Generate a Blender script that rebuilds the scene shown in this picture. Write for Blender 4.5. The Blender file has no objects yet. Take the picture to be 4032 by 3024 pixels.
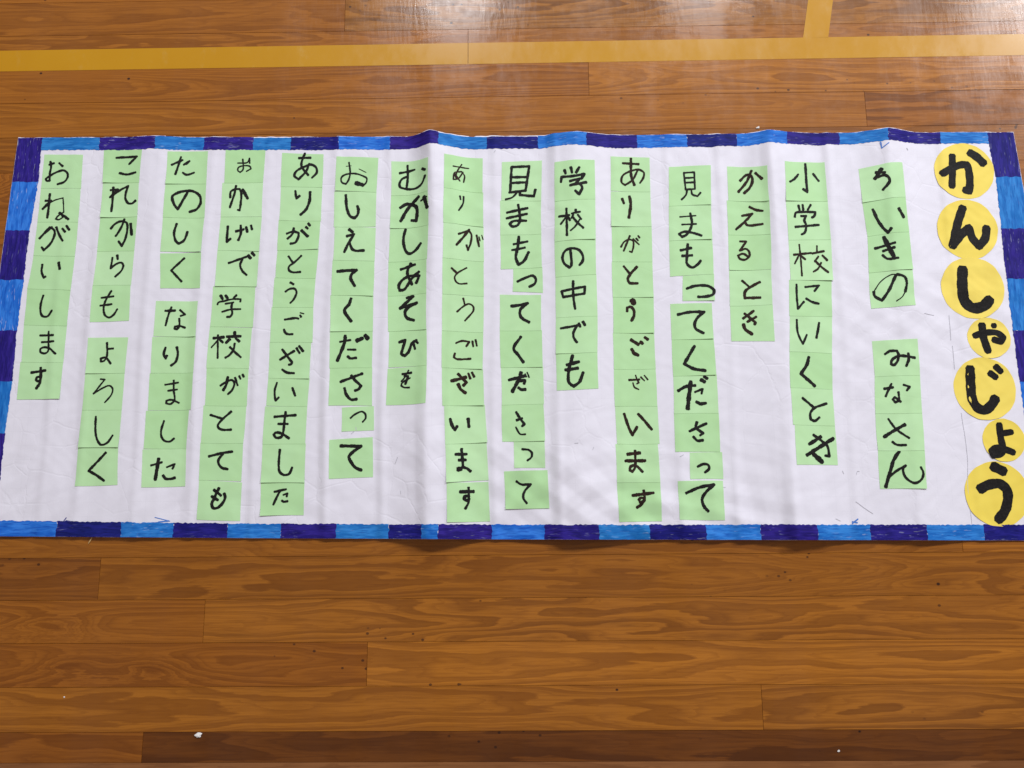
import bpy, bmesh, math, random
import numpy as np
from mathutils import Vector

# ------------------------------------------------------------------ camera, world, lamps, exposure
scene = bpy.context.scene
C = scene.collection
cam = bpy.data.cameras.new("camera"); cam_o = bpy.data.objects.new("camera", cam); C.objects.link(cam_o)
cam.sensor_width = 36.0; cam.lens = 3250 / 4032 * 36.0; cam.clip_start = 0.01; cam.clip_end = 100
cam_o.location = (0, 0, 1.523)
cam_o.rotation_euler = (math.radians(10.3775132), math.radians(0.89451114), math.radians(-0.37891222))
scene.camera = cam_o

world = bpy.data.worlds.new("World"); scene.world = world; world.use_nodes = True
bgn = world.node_tree.nodes["Background"]
bgn.inputs[0].default_value = (1.0, 0.90, 0.87, 1); bgn.inputs[1].default_value = 0.285

def lamp(name, loc, target, sx, sy, power, col):
    l = bpy.data.lights.new(name, 'AREA'); l.shape = 'RECTANGLE'; l.size = sx; l.size_y = sy; l.energy = power; l.color = col
    o = bpy.data.objects.new(name, l); C.objects.link(o); o.location = loc
    o.rotation_euler = (Vector(target) - Vector(loc)).to_track_quat('-Z', 'Y').to_euler()
    return o
COOL = (0.93, 0.96, 1.0)
lamp("hall_lamp", (-0.7, 5.9, 6.0), (0, 0.5, 0), 0.6, 1.2, 180, COOL)
lamp("hall_lamp.001", (2.1, 6.2, 6.0), (0.2, 0.5, 0), 0.7, 1.2, 205, COOL)
lamp("hall_lamp.002", (3.5, 3.5, 3.1), (0.2, 0.4, 0), 0.9, 0.9, 134, COOL)
scene.view_settings.view_transform = 'Standard'; scene.view_settings.look = 'None'
scene.view_settings.exposure = 0.07; scene.view_settings.gamma = 1.0; scene.view_settings.use_curve_mapping = False
rnd = random.Random(7)

YT = 0.7826; YB = -0.0057
# ---- relief of the banner: folds, humps and creases, metres, plan coordinates in metres
def tri(t):
    u = np.abs(((t / 6.2831853) % 1.0) * 2 - 1)
    return np.sqrt((u - 0.5) ** 2 + 0.0003) * 2 - 0.017
def hump(x, c, wl, wr, h):
    t = np.where(x < c, (c - x) / wl, (x - c) / wr)
    t = np.clip(t, 0, 1)
    s = 1 - t
    soft = s * s * (3 - 2 * s)
    return h * (0.45 * soft + 0.55 * soft * np.maximum(0, 1 - 0.8 * t))
KN = [(-1.2994, 0.0), (-1.0525, 0.0011), (-0.905, 0.00044), (-0.8927, 0.00275), (-0.8819, 0.00171), (-0.8595, 0.00083), (-0.8412, 0.00044), (-0.8255, 0.0044), (-0.8147, 0.00273), (-0.7686, 0.00132), (-0.731, 0.00044), (-0.7187, 0.0033), (-0.708, 0.00205), (-0.6676, 0.00099), (-0.6347, 0.00044), (-0.6161, 0.0055), (-0.6054, 0.00341), (-0.5549, 0.00165), (-0.5137, 0.00044), (-0.504, 0.0033), (-0.4932, 0.00205), (-0.4317, 0.00099), (-0.3814, 0.00044), (-0.3668, 0.00605), (-0.3561, 0.00375), (-0.3105, 0.00181), (-0.2732, 0.00044), (-0.261, 0.0044), (-0.2504, 0.00273), (-0.2216, 0.00132), (-0.1981, 0.00044), (-0.1787, 0.0055), (-0.1681, 0.00341), (-0.1558, 0.00165), (-0.1458, 0.00044), (-0.1376, 0.0033), (-0.127, 0.00205), (-0.093, 0.00099), (-0.0652, 0.00044), (-0.0531, 0.00385), (-0.0425, 0.00239), (0.0087, 0.00116), (0.0506, 0.00044), (0.0674, 0.00605), (0.078, 0.00375), (0.1317, 0.00181), (0.1756, 0.00044), (0.1828, 0.0022), (0.1934, 0.00136), (0.2404, 0.00066), (0.2788, 0.00044), (0.2883, 0.00275), (0.2989, 0.00171), (0.3431, 0.00083), (0.3793, 0.00044), (0.3898, 0.0033), (0.4004, 0.00205), (0.4382, 0.00099), (0.4691, 0.00044), (0.4882, 0.0066), (0.4987, 0.00409), (0.5491, 0.00198), (0.5903, 0.00044), (0.6026, 0.0044), (0.6131, 0.00273), (0.6602, 0.00132), (0.6987, 0.00044), (0.7106, 0.0033), (0.7211, 0.00205), (0.7714, 0.00099), (0.8126, 0.00044), (0.8221, 0.0033), (0.8325, 0.00205), (0.9101, 0.00099), (0.9972, 0.00033), (1.2092, 0.0)]
HU = [(-0.7285, 0.0726, 0.0871, 0.007, 0.004), (-0.1739, 0.0532, 0.0798, 0.025, 0.02), (0.1059, 0.0823, 0.0919, 0.016, 0.013), (0.4806, 0.0532, 0.1065, 0.012, 0.012), (0.7177, 0.0823, 0.0774, 0.019, 0.007)]
def height(x, y):
    x = np.asarray(x, float); y = np.asarray(y, float)
    kx = [k[0] for k in KN]; kz = [k[1] for k in KN]
    z = 0
    for d in (-0.003, -0.001, 0.001, 0.003):
        z = z + 0.25 * np.interp(x + d + 0.004 * np.sin(y * 9 + x * 3), kx, kz)
    z = z * (0.75 + 0.35 * np.sin(y * 7.3 + 1.1 + x * 2.1))
    for c, wl, wr, ht, hb in HU:
        v = np.clip((y - YB) / (YT - YB), 0, 1)
        wig = 0.006 * np.sin(y * 11 + c * 9)
        z = z + hump(x + wig, c, wl * (1.7 - 0.7 * v), wr * (1.5 - 0.5 * v), ht * v + hb * (1 - v)) * (0.72 + 0.28 * np.cos((v - (0.0)) * 6.2831853))
    # crumpling: crossing systems of soft creases, stronger where no card stiffens the sheet
    m = 0.5 + 0.5 * np.sin(x * 5.1 + 1.3 * np.sin(y * 6.0)) * np.sin(y * 7.7 + 0.8 + np.sin(x * 3.1))
    low = np.clip((0.30 * (YT - YB) + YB - y) / (0.2 * (YT - YB)), 0, 1)
    a = 0.0013 * (0.12 + m * m) * (0.85 + 1.5 * low)
    z = z + a * (tri(31 * x + 33 * y + 3 * np.sin(9 * y + 4 * x)) + tri(-47 * x + 21 * y + 4 * np.sin(6 * x + 8 * y)) * 0.8 + tri(13 * x - 61 * y + 4 * np.sin(8 * x + 3 * y)) * 0.7)
    z = z + 0.00022 * (np.sin(x * 160 + 4 * np.sin(y * 41)) * np.sin(y * 133 + 3 * np.sin(x * 37)))
    return z + 0.0012

EDGE = {'top_out': [(-1.0074, 0.7897), (-0.8392, 0.7878), (-0.2286, 0.78), (0.2247, 0.7772), (0.9667, 0.7728)], 'top_in': [(-0.9581, 0.7618), (-0.7349, 0.7586), (-0.2281, 0.7524), (0.2237, 0.7497), (0.9155, 0.7489)], 'bot_out': [(-1.0293, 0.006), (-0.961, 0.0041), (-0.4937, -0.0021), (-0.0238, -0.0075), (0.895, -0.0153), (1.0045, -0.0164)], 'bot_in': [(-0.9687, 0.0326), (-0.859, 0.0305), (-0.495, 0.0239), (-0.0236, 0.0188), (0.8982, 0.0126), (0.9607, 0.0122)], 'left_in': [(-0.9582, 0.7629), (-0.9574, 0.6916), (-0.9643, 0.5927), (-0.9667, 0.4928), (-0.9687, 0.3911), (-0.9674, 0.2927), (-0.9705, 0.1931), (-0.97, 0.0976), (-0.9687, 0.0326)], 'right_in': [(0.9155, 0.7489), (0.9206, 0.6793), (0.9194, 0.5721), (0.9184, 0.5074), (0.9188, 0.3732), (0.9205, 0.2737), (0.9235, 0.1573), (0.9399, 0.0649), (0.9607, 0.0122)], 'top_div': [-0.9619, -0.8417, -0.7278, -0.6316, -0.5343, -0.4575, -0.3626, -0.2607, -0.1633, -0.068, 0.0321, 0.1278, 0.2275, 0.3269, 0.4238, 0.5205, 0.6237, 0.712, 0.8215, 0.9186], 'bot_div': [-0.9649, -0.856, -0.7369, -0.6413, -0.5424, -0.4439, -0.3436, -0.2472, -0.1866, -0.1558, -0.0609, 0.036, 0.1324, 0.2253, 0.3261, 0.4244, 0.5227, 0.6208, 0.7195, 0.8245, 0.9228], 'left_div': [0.6951, 0.5937, 0.4935, 0.3916, 0.2929, 0.1931, 0.0998], 'right_div': [0.6794, 0.5723, 0.4728, 0.3716, 0.2741, 0.1811, 0.0905]}
FLOOR = {'seam0': -0.0352, 'joints': {14: [-0.3594], 13: [-0.1065], 12: [0.1363], 11: [0.6835], 0: [0.7853], -1: [-0.7722], -2: [-0.5769], -3: [-0.2821], -4: [0.4106], -5: [-0.6723]}, 'line': [(-1.2745, 0.9794), (-0.1064, 0.984), (1.2492, 0.9877), (1.2427, 0.9419), (-0.1063, 0.9371), (-1.2687, 0.9344)], 'branch': [(0.5707, 0.9845), (0.6349, 1.3208), (0.6866, 1.3198), (0.6212, 0.9842)], 'scraps': [(-0.5745, -0.3403), (-0.8172, -0.2761), (0.5371, -0.3694), (0.4677, 0.7899), (-0.794, -0.0042)], 'knots': {(-3, 0): [(-0.6678, -0.2317), (-0.8069, -0.2246)], (-2, 0): [(-0.8451, -0.157)]}}

# ------------------------------------------------------------------ node helpers
class NT:
    def __init__(s, name):
        s.m = bpy.data.materials.new(name); s.m.use_nodes = True; s.t = s.m.node_tree
        s.b = s.t.nodes["Principled BSDF"]
    def n(s, typ, **kw):
        x = s.t.nodes.new(typ)
        for k, v in kw.items(): setattr(x, k, v)
        return x
    def set(s, sock, v):
        if v is None: return
        if hasattr(v, 'is_linked') or isinstance(v, bpy.types.NodeSocket): s.t.links.new(v, sock)
        else: sock.default_value = v
    def math(s, op, a, b=None, c=None, clamp=False):
        x = s.n('ShaderNodeMath', operation=op); x.use_clamp = clamp
        for i, v in enumerate((a, b, c)):
            if v is not None: s.set(x.inputs[i], v)
        return x.outputs[0]
    def vmath(s, op, a, b=None):
        x = s.n('ShaderNodeVectorMath', operation=op); s.set(x.inputs[0], a)
        if b is not None: s.set(x.inputs[1], b)
        return x.outputs[0]
    def noise(s, vec, scale, detail=2, rough=0.5, dist=0, w=None):
        x = s.n('ShaderNodeTexNoise'); 
        if w is not None: x.noise_dimensions = '4D'; s.set(x.inputs['W'], w)
        s.set(x.inputs['Vector'], vec); s.set(x.inputs['Scale'], scale); s.set(x.inputs['Detail'], detail)
        s.set(x.inputs['Roughness'], rough); s.set(x.inputs['Distortion'], dist)
        return x.outputs[0]
    def voro(s, vec, scale, feature='F1', rand=1.0):
        x = s.n('ShaderNodeTexVoronoi', feature=feature); s.set(x.inputs['Vector'], vec); s.set(x.inputs['Scale'], scale); s.set(x.inputs['Randomness'], rand)
        return x.outputs['Distance']
    def ramp(s, v, lo, hi, a=0.0, b=1.0, smooth=True):
        x = s.n('ShaderNodeMapRange'); x.interpolation_type = 'SMOOTHSTEP' if smooth else 'LINEAR'
        s.set(x.inputs['Value'], v)
        for k, q in (('From Min', lo), ('From Max', hi), ('To Min', a), ('To Max', b)): s.set(x.inputs[k], q)
        return x.outputs[0]
    def mix(s, f, a, b, mode='MIX'):
        x = s.n('ShaderNodeMix', data_type='RGBA', blend_type=mode); s.set(x.inputs['Factor'], f)
        x.clamp_factor = True
        for k, v in (('A', a), ('B', b)):
            sk = [i for i in x.inputs if i.name == k and i.type == 'RGBA'][0]
            if isinstance(v, tuple) and len(v) == 3: v = v + (1,)
            s.set(sk, v)
        return [o for o in x.outputs if o.type == 'RGBA'][0]
    def sep(s, v):
        x = s.n('ShaderNodeSeparateXYZ'); s.set(x.inputs[0], v); return x.outputs
    def comb(s, a, b, c):
        x = s.n('ShaderNodeCombineXYZ')
        for i, v in enumerate((a, b, c)): s.set(x.inputs[i], v)
        return x.outputs[0]
    def bump(s, h, strength, dist):
        x = s.n('ShaderNodeBump'); s.set(x.inputs['Height'], h); x.inputs['Strength'].default_value = strength; x.inputs['Distance'].default_value = dist
        s.t.links.new(x.outputs[0], s.b.inputs['Normal']); return x.outputs[0]
    def out(s, **kw):
        for k, v in kw.items():
            k = k.replace('_', ' ')
            if isinstance(v, tuple) and len(v) == 3: v = v + (1,)
            s.set(s.b.inputs[k], v)

# ------------------------------------------------------------------ materials
def wood_material():
    g = NT("varnished_floor_wood")
    tc = g.n('ShaderNodeTexCoord').outputs['Object']; oi = g.n('ShaderNodeObjectInfo')
    r = oi.outputs['Random']
    dens, rustic, seed, bend, kx1, ky1, kx2, ky2 = [g.n('ShaderNodeAttribute', attribute_type='OBJECT', attribute_name=k).outputs['Fac'] for k in ('grain_density', 'rustic', 'seed', 'figure', 'knot_x', 'knot_y', 'second_knot_x', 'second_knot_y')]
    X, Y, Z = g.sep(tc)
    # the figure: growth rings met at a shallow angle, contour lines of a long smooth relief
    v1 = g.comb(g.math('MULTIPLY', X, 2.0), g.math('MULTIPLY', Y, 15.0), seed)
    n1 = g.noise(v1, 1.0, 2, 0.45)
    v1b = g.comb(g.math('MULTIPLY', X, 6.0), g.math('MULTIPLY', Y, 36.0), g.math('ADD', seed, 7.3))
    n1b = g.noise(v1b, 1.0, 3, 0.5)
    v1c = g.comb(g.math('MULTIPLY', X, 30.0), g.math('MULTIPLY', Y, 300.0), seed)
    n1c = g.noise(v1c, 1.0, 2, 0.6)
    yy = g.math('ADD', Y, g.math('MULTIPLY', g.math('SUBTRACT', g.noise(g.comb(g.math('MULTIPLY', X, 1.1), seed, 0.0), 1.0, 1), 0.5), 0.05))
    par = g.math('MULTIPLY', g.math('MULTIPLY', yy, yy), g.math('MULTIPLY', bend, 520.0))
    f = g.math('ADD', par, g.math('MULTIPLY', n1, 2.0))
    f = g.math('ADD', f, g.math('MULTIPLY', n1b, 0.35))
    f = g.math('ADD', f, g.math('MULTIPLY', X, g.math('MULTIPLY', bend, 0.55)))
    heart = None
    for kx, ky, amp in ((kx1, ky1, 1.5), (kx2, ky2, 1.0)):   # the rings bend round a knot
        du = g.math('ADD', g.math('DIVIDE', g.math('SUBTRACT', X, kx), 0.060), g.math('MULTIPLY', g.math('SUBTRACT', n1b, 0.5), 1.6)); dv = g.math('ADD', g.math('DIVIDE', g.math('SUBTRACT', Y, ky), 0.021), g.math('MULTIPLY', g.math('SUBTRACT', n1c, 0.5), 0.5))
        d2 = g.math('ADD', g.math('MULTIPLY', du, du), g.math('MULTIPLY', dv, dv))
        bell = g.math('DIVIDE', 1.0, g.math('ADD', 1.0, d2))
        f = g.math('ADD', f, g.math('MULTIPLY', bell, amp))
        hk = g.ramp(d2, 0.02, 0.14, 0.6, 0.0); heart = hk if heart is None else g.math('MAXIMUM', heart, hk)
    f = g.math('ADD', g.math('MULTIPLY', f, g.math('MULTIPLY', dens, 1.9)), g.math('MULTIPLY', n1c, 0.22))
    fr = g.math('FRACT', f)
    ring = g.math('MULTIPLY', g.ramp(fr, 0.22, 0.80), g.ramp(fr, 0.92, 1.0, 1.0, 0.0))
    ring = g.math('MULTIPLY', ring, g.ramp(g.noise(g.comb(g.math('MULTIPLY', X, 1.6), g.math('MULTIPLY', Y, 14.0), g.math('ADD', seed, 3.0)), 1.0, 2), 0.3, 0.62, 0.25, 1.0))
    # second, finer set of lines
    fine = g.math('FRACT', g.math('MULTIPLY', f, 3.0))
    fine = g.ramp(fine, 0.45, 0.95)
    fib = g.noise(g.comb(g.math('MULTIPLY', X, 9.0), g.math('MULTIPLY', Y, 270.0), seed), 1.0, 4, 0.75)
    blot = g.noise(g.comb(g.math('MULTIPLY', X, 1.8), g.math('MULTIPLY', Y, 26.0), g.math('ADD', seed, 11.0)), 1.0, 4, 0.6)
    light, dark, deep = (0.405, 0.150, 0.0165), (0.190, 0.058, 0.0055), (0.060, 0.020, 0.006)
    col = g.mix(g.math('MULTIPLY', ring, 0.54), light, dark)
    col = g.mix(g.math('MULTIPLY', fine, 0.30), col, dark)
    col = g.mix(g.ramp(fib, 0.38, 0.70, 0.0, 0.42), col, dark)
    col = g.mix(g.math('MULTIPLY', g.ramp(blot, 0.55, 0.78), g.math('MULTIPLY', rustic, 0.8)), col, deep)
    col = g.mix(g.math('MULTIPLY', g.math('MULTIPLY', ring, rustic), 0.35), col, deep)
    col = g.mix(heart, col, dark)
    # worm holes and pin knots, each with a darker halo; more of them in the rustic boards
    for sc, lo, hi, am in ((60.0, 0.10, 0.17, 0.8), (27.0, 0.050, 0.085, 1.0)):
        vv = g.comb(g.math('ADD', g.math('MULTIPLY', X, 0.8), seed), g.math('ADD', Y, seed), seed)
        d = g.voro(vv, sc)
        gate = g.ramp(g.noise(g.comb(g.math('MULTIPLY', X, 2.6), g.math('MULTIPLY', Y, 9.0), g.math('ADD', seed, sc)), 1.0, 1), g.math('SUBTRACT', 0.69, g.math('MULTIPLY', rustic, 0.20)), g.math('SUBTRACT', 0.74, g.math('MULTIPLY', rustic, 0.20)))
        m = g.math('MULTIPLY', g.ramp(d, lo, hi, 1.0, 0.0), g.math('MULTIPLY', gate, am))
        col = g.mix(m, col, (0.05, 0.018, 0.008))
    # tone of the board itself
    col = g.mix(1.0, col, oi.outputs['Color'], 'MULTIPLY')
    hsv = g.n('ShaderNodeHueSaturation'); g.set(hsv.inputs['Value'], g.ramp(r, 0, 1, 0.93, 1.07, False)); g.set(hsv.inputs['Color'], col)
    # wax haze and scuffs on the varnish
    geo = g.n('ShaderNodeNewGeometry').outputs['Position']
    gx, gy, gz = g.sep(geo)
    sc1 = g.noise(g.comb(g.math('MULTIPLY', gx, 9.0), g.math('MULTIPLY', gy, 2.2), 0.0), 1.0, 4, 0.6)
    sc2 = g.noise(geo, 60.0, 3, 0.6)
    g.out(Base_Color=hsv.outputs[0], Roughness=g.ramp(fib, 0.2, 0.8, 0.42, 0.55), Specular_IOR_Level=0.12,
          Coat_Weight=g.ramp(sc1, 0.3, 0.7, 0.28, 0.55), Coat_Roughness=g.math('ADD', g.ramp(sc1, 0.35, 0.65, 0.10, 0.20), g.ramp(sc2, 0.3, 0.7, 0.0, 0.06)), Coat_IOR=1.5)
    h = g.math('ADD', g.math('MULTIPLY', fib, 0.35), g.math('MULTIPLY', g.noise(g.comb(g.math('MULTIPLY', gx, 160.0), g.math('MULTIPLY', gy, 26.0), 1.0), 1.0, 3), 0.8))
    bn = g.bump(h, 0.22, 0.0006)
    g.t.links.new(bn, g.b.inputs['Coat Normal'])
    return g.m
WOOD = wood_material()

def line_material():
    g = NT("yellow_court_paint"); geo = g.n('ShaderNodeNewGeometry').outputs['Position']; gx, gy, gz = g.sep(geo)
    n = g.noise(geo, 6.0, 5, 0.6); s = g.noise(g.comb(g.math('MULTIPLY', gx, 30.0), g.math('MULTIPLY', gy, 14.0), 0.0), 1.0, 5, 0.7)
    col = g.mix(g.ramp(n, 0.3, 0.7), (0.53, 0.252, 0.007), (0.55, 0.27, 0.010))
    col = g.mix(g.ramp(s, 0.55, 0.8, 0, 0.35), col, (0.56, 0.36, 0.11))
    d = g.voro(geo, 14.0); col = g.mix(g.ramp(d, 0.02, 0.035, 0.7, 0.0), col, (0.2, 0.09, 0.02))
    g.out(Base_Color=col, Roughness=0.45, Specular_IOR_Level=0.12, Coat_Weight=0.32, Coat_Roughness=g.ramp(s, 0.3, 0.7, 0.14, 0.26))
    g.bump(g.noise(geo, 180.0, 3), 0.1, 0.0004)
    return g.m
YELLOW_LINE = line_material()

def plain(name, col, rough=0.6, **kw):
    g = NT(name); g.out(Base_Color=col, Roughness=rough, **kw); return g.m
GAP = plain("dark_joint", (0.05, 0.02, 0.01), 0.9)

def sheet_material(name, base, alt, grid=False, bump=0.35):
    g = NT(name); geo = g.n('ShaderNodeNewGeometry').outputs['Position']; gx, gy, gz = g.sep(geo)
    n = g.noise(geo, 26.0, 4, 0.6); fibre = g.noise(geo, 900.0, 2, 0.5)
    col = g.mix(g.ramp(n, 0.3, 0.7), base, alt)
    col = g.mix(g.ramp(fibre, 0.3, 0.8, 0.0, 0.05), col, (0.45, 0.45, 0.45))
    if not grid:
        oi = g.n('ShaderNodeObjectInfo'); hs = g.n('ShaderNodeHueSaturation')
        g.set(hs.inputs['Value'], g.ramp(oi.outputs['Random'], 0, 1, 0.955, 1.025, False)); g.set(hs.inputs['Saturation'], g.ramp(oi.outputs['Random'], 0, 1, 1.06, 0.94, False)); g.set(hs.inputs['Color'], col); col = hs.outputs[0]
        sm = g.noise(geo, 55.0, 5, 0.65); gate = g.noise(geo, 7.0, 1)
        col = g.mix(g.math('MULTIPLY', g.ramp(sm, 0.66, 0.78, 0, 0.30), g.ramp(gate, 0.55, 0.65)), col, (0.22, 0.26, 0.2))
    if grid:  # faint printed ruling of the pattern paper
        for v, p in ((gx, 0.0262), (gy, 0.0262)):
            w = g.math('ADD', v, g.math('MULTIPLY', g.math('SUBTRACT', g.noise(geo, 3.0, 1), 0.5), 0.004))
            fr = g.math('ABSOLUTE', g.math('SUBTRACT', g.math('FRACT', g.math('DIVIDE', w, p)), 0.5))
            col = g.mix(g.math('MULTIPLY', g.ramp(fr, 0.0, 0.018, 0.16, 0.0), g.ramp(g.noise(geo, 9.0, 2), 0.4, 0.6)), col, (0.45, 0.45, 0.5))
    g.out(Base_Color=col, Roughness=0.62, Specular_IOR_Level=0.25)
    cr = g.voro(g.vmath('ADD', geo, g.comb(g.math('MULTIPLY', n, 0.03), 0.0, 0.0)), 17.0, 'DISTANCE_TO_EDGE')
    h = g.math('ADD', g.math('MULTIPLY', n, 0.35), g.math('MULTIPLY', g.math('MULTIPLY', g.ramp(cr, 0.0, 0.045), g.ramp(g.noise(geo, 5.0, 2), 0.42, 0.62)), 0.13 if grid else 0.06))
    h = g.math('ADD', h, g.math('MULTIPLY', fibre, 0.02))
    g.bump(h, bump, 0.004)
    return g.m
PAPER = sheet_material("white_paper", (0.825, 0.80, 0.885), (0.805, 0.78, 0.865), True, 0.42)
GREEN = sheet_material("green_card", (0.515, 0.80, 0.43), (0.50, 0.78, 0.405), False, 0.22)
DISC = sheet_material("yellow_card", (0.94, 0.74, 0.125), (0.92, 0.71, 0.115), False, 0.15)

def marker_material(name, a, b, c, vertical, gaps):
    g = NT(name); geo = g.n('ShaderNodeNewGeometry').outputs['Position']; gx, gy, gz = g.sep(geo)
    oi = g.n('ShaderNodeObjectInfo'); r = g.math('MULTIPLY', oi.outputs['Random'], 60.0)
    if vertical: gx, gy = gy, gx
    wob = g.math('MULTIPLY', g.noise(g.comb(g.math('MULTIPLY', gx, 20.0), r, 0.0), 1.0, 1), 0.006)
    gy = g.math('ADD', gy, wob)
    n = g.noise(g.comb(g.math('MULTIPLY', gx, 45.0), g.math('MULTIPLY', gy, 420.0), r), 1.0, 3, 0.6)
    q = g.noise(g.comb(g.math('MULTIPLY', gx, 26.0), g.math('MULTIPLY', gy, 110.0), r), 1.0, 3, 0.6)
    w = g.noise(g.comb(g.math('MULTIPLY', gx, 60.0), g.math('MULTIPLY', gy, 330.0), g.math('ADD', r, 5.0)), 1.0, 2, 0.5)
    big = g.noise(g.comb(g.math('MULTIPLY', gx, 7.0), g.math('MULTIPLY', gy, 9.0), r), 1.0, 1)
    col = g.mix(g.ramp(q, 0.38, 0.62), a, b)
    col = g.mix(g.ramp(n, 0.45, 0.7, 0.0, 0.75), col, c)
    col = g.mix(g.math('MULTIPLY', g.ramp(w, 0.62, 0.72), g.ramp(big, 0.38, 0.62, 0.0, gaps)), col, (0.72, 0.76, 0.84))
    hs = g.n('ShaderNodeHueSaturation'); g.set(hs.inputs['Value'], g.ramp(oi.outputs['Random'], 0, 1, 0.88, 1.12, False)); g.set(hs.inputs['Hue'], g.ramp(oi.outputs['Random'], 0, 1, 0.493, 0.510, False)); g.set(hs.inputs['Color'], col)
    g.out(Base_Color=hs.outputs[0], Roughness=0.6, Specular_IOR_Level=0.12)
    g.bump(n, 0.2, 0.001)
    return g.m
DK = ((0.010, 0.010, 0.165), (0.022, 0.018, 0.245), (0.005, 0.005, 0.085))
LT = ((0.014, 0.160, 0.56), (0.040, 0.250, 0.72), (0.006, 0.080, 0.40))
MARK = {(d, v): marker_material("%s_marker_ink%s" % ('dark' if d else 'light', '_vertical' if v else ''), *(DK if d else LT), v, 0.22 if d else 0.30) for d in (0, 1) for v in (0, 1)}

def ink_material():
    g = NT("black_marker_ink"); geo = g.n('ShaderNodeNewGeometry').outputs['Position']
    n = g.noise(geo, 260.0, 3, 0.6); oi = g.n('ShaderNodeObjectInfo')
    col = g.mix(g.ramp(n, 0.4, 0.75), (0.010, 0.009, 0.009), (0.022, 0.019, 0.018))
    col = g.mix(1.0, col, oi.outputs['Color'], 'MULTIPLY')
    g.out(Base_Color=col, Roughness=0.6, Specular_IOR_Level=0.12); return g.m
INK = ink_material()
PENCIL = plain("pencil_line", (0.56, 0.55, 0.60), 0.6)
BLUEPEN = plain("blue_marker_scribble", (0.06, 0.20, 0.62), 0.55)
DARKPEN = plain("dark_blue_marker_scribble", (0.03, 0.03, 0.25), 0.55)
SCRAP = plain("scrap_white", (0.82, 0.80, 0.78), 0.7)
STRAW = plain("straw_splinter", (0.62, 0.40, 0.16), 0.6)

# ------------------------------------------------------------------ object helpers
def link(name, me, mat, parent=None, smooth=False):
    o = bpy.data.objects.new(name, me); C.objects.link(o)
    if mat: me.materials.append(mat)
    if parent is not None: o.parent = parent
    if smooth: me.polygons.foreach_set('use_smooth', [True] * len(me.polygons))
    return o
def mesh(name, v, f):
    me = bpy.data.meshes.new(name); me.from_pydata(v, [], f); me.update(); return me
def curve_y(pts, x):
    return np.interp(x, [p[0] for p in pts], [p[1] for p in pts])
def curve_x(pts, y):
    s = sorted((p[1], p[0]) for p in pts); return np.interp(y, [p[0] for p in s], [p[1] for p in s])

# ------------------------------------------------------------------ the floor
fl = link('floor', mesh('floor', [(-3.2, -2.6, -.012), (3.2, -2.6, -.012), (3.2, 3.4, -.012), (-3.2, 3.4, -.012)], [(0, 1, 2, 3)]), GAP)
fl['kind'] = 'structure'
P0 = FLOOR['seam0']; PITCH = 0.075
def seam(k):
    if k >= -4: return P0 + PITCH * k
    return P0 + PITCH * (k + 1) - 0.0505 if k < -4 else 0
BOARD = {  # tint r g b, ring density, rustic, cathedral figure, seed
    (14, 0): ((.93, .86, .86), 1.5, .12, .6, 3.1), (14, 1): ((.90, .93, 1.05), 3.0, .75, .1, 8.2),
    (13, 0): ((.93, .88, .9), 3.0, .1, .1, 5.5), (13, 1): ((.98, .95, 1.0), 2.6, .1, .1, 6.5),
    (12, 0): ((.93, .86, .82), 1.7, .10, 1.5, 9.4), (12, 1): ((1.05, 1.03, 1.0), 2.2, .15, .9, 12.7),
    (11, 0): ((1.0, .95, .88), 1.5, .05, 1.0, 14.2), (11, 1): ((.88, .80, .85), 2.6, .8, .3, 21.3),
    (10, 0): ((.85, .8, .8), 3.0, .35, .1, 4.4),
    (0, 0): ((.86, .80, .75), 2.4, .08, .15, 31.6), (0, 1): ((.98, .92, .85), 2.0, .08, .2, 2.6),
    (-1, 0): ((.72, .64, .70), 2.2, .45, .5, 17.9), (-1, 1): ((.92, .86, .78), 2.4, .25, .45, 23.2),
    (-2, 0): ((.84, .76, .72), 1.5, .05, .8, 27.3), (-2, 1): ((1.0, .95, .92), 2.4, .55, .35, 36.1),
    (-3, 0): ((.80, .70, .66), 1.5, .12, .7, 41.5), (-3, 1): ((1.08, 1.04, .98), 1.5, .35, .9, 44.8),
    (-4, 0): ((.98, .93, .85), 1.6, .02, .7, 47.7), (-4, 1): ((.92, .88, .92), 1.6, .6, .8, 51.2),
    (-5, 0): ((.70, .60, .58), 1.5, .1, .7, 53.3), (-5, 1): ((.42, .34, .38), 1.6, .7, .3, 57.9),
    (-6, 0): ((.72, .78, 2.3), .7, .0, .1, 61.0),
}
KNOTS = FLOOR['knots']
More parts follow.
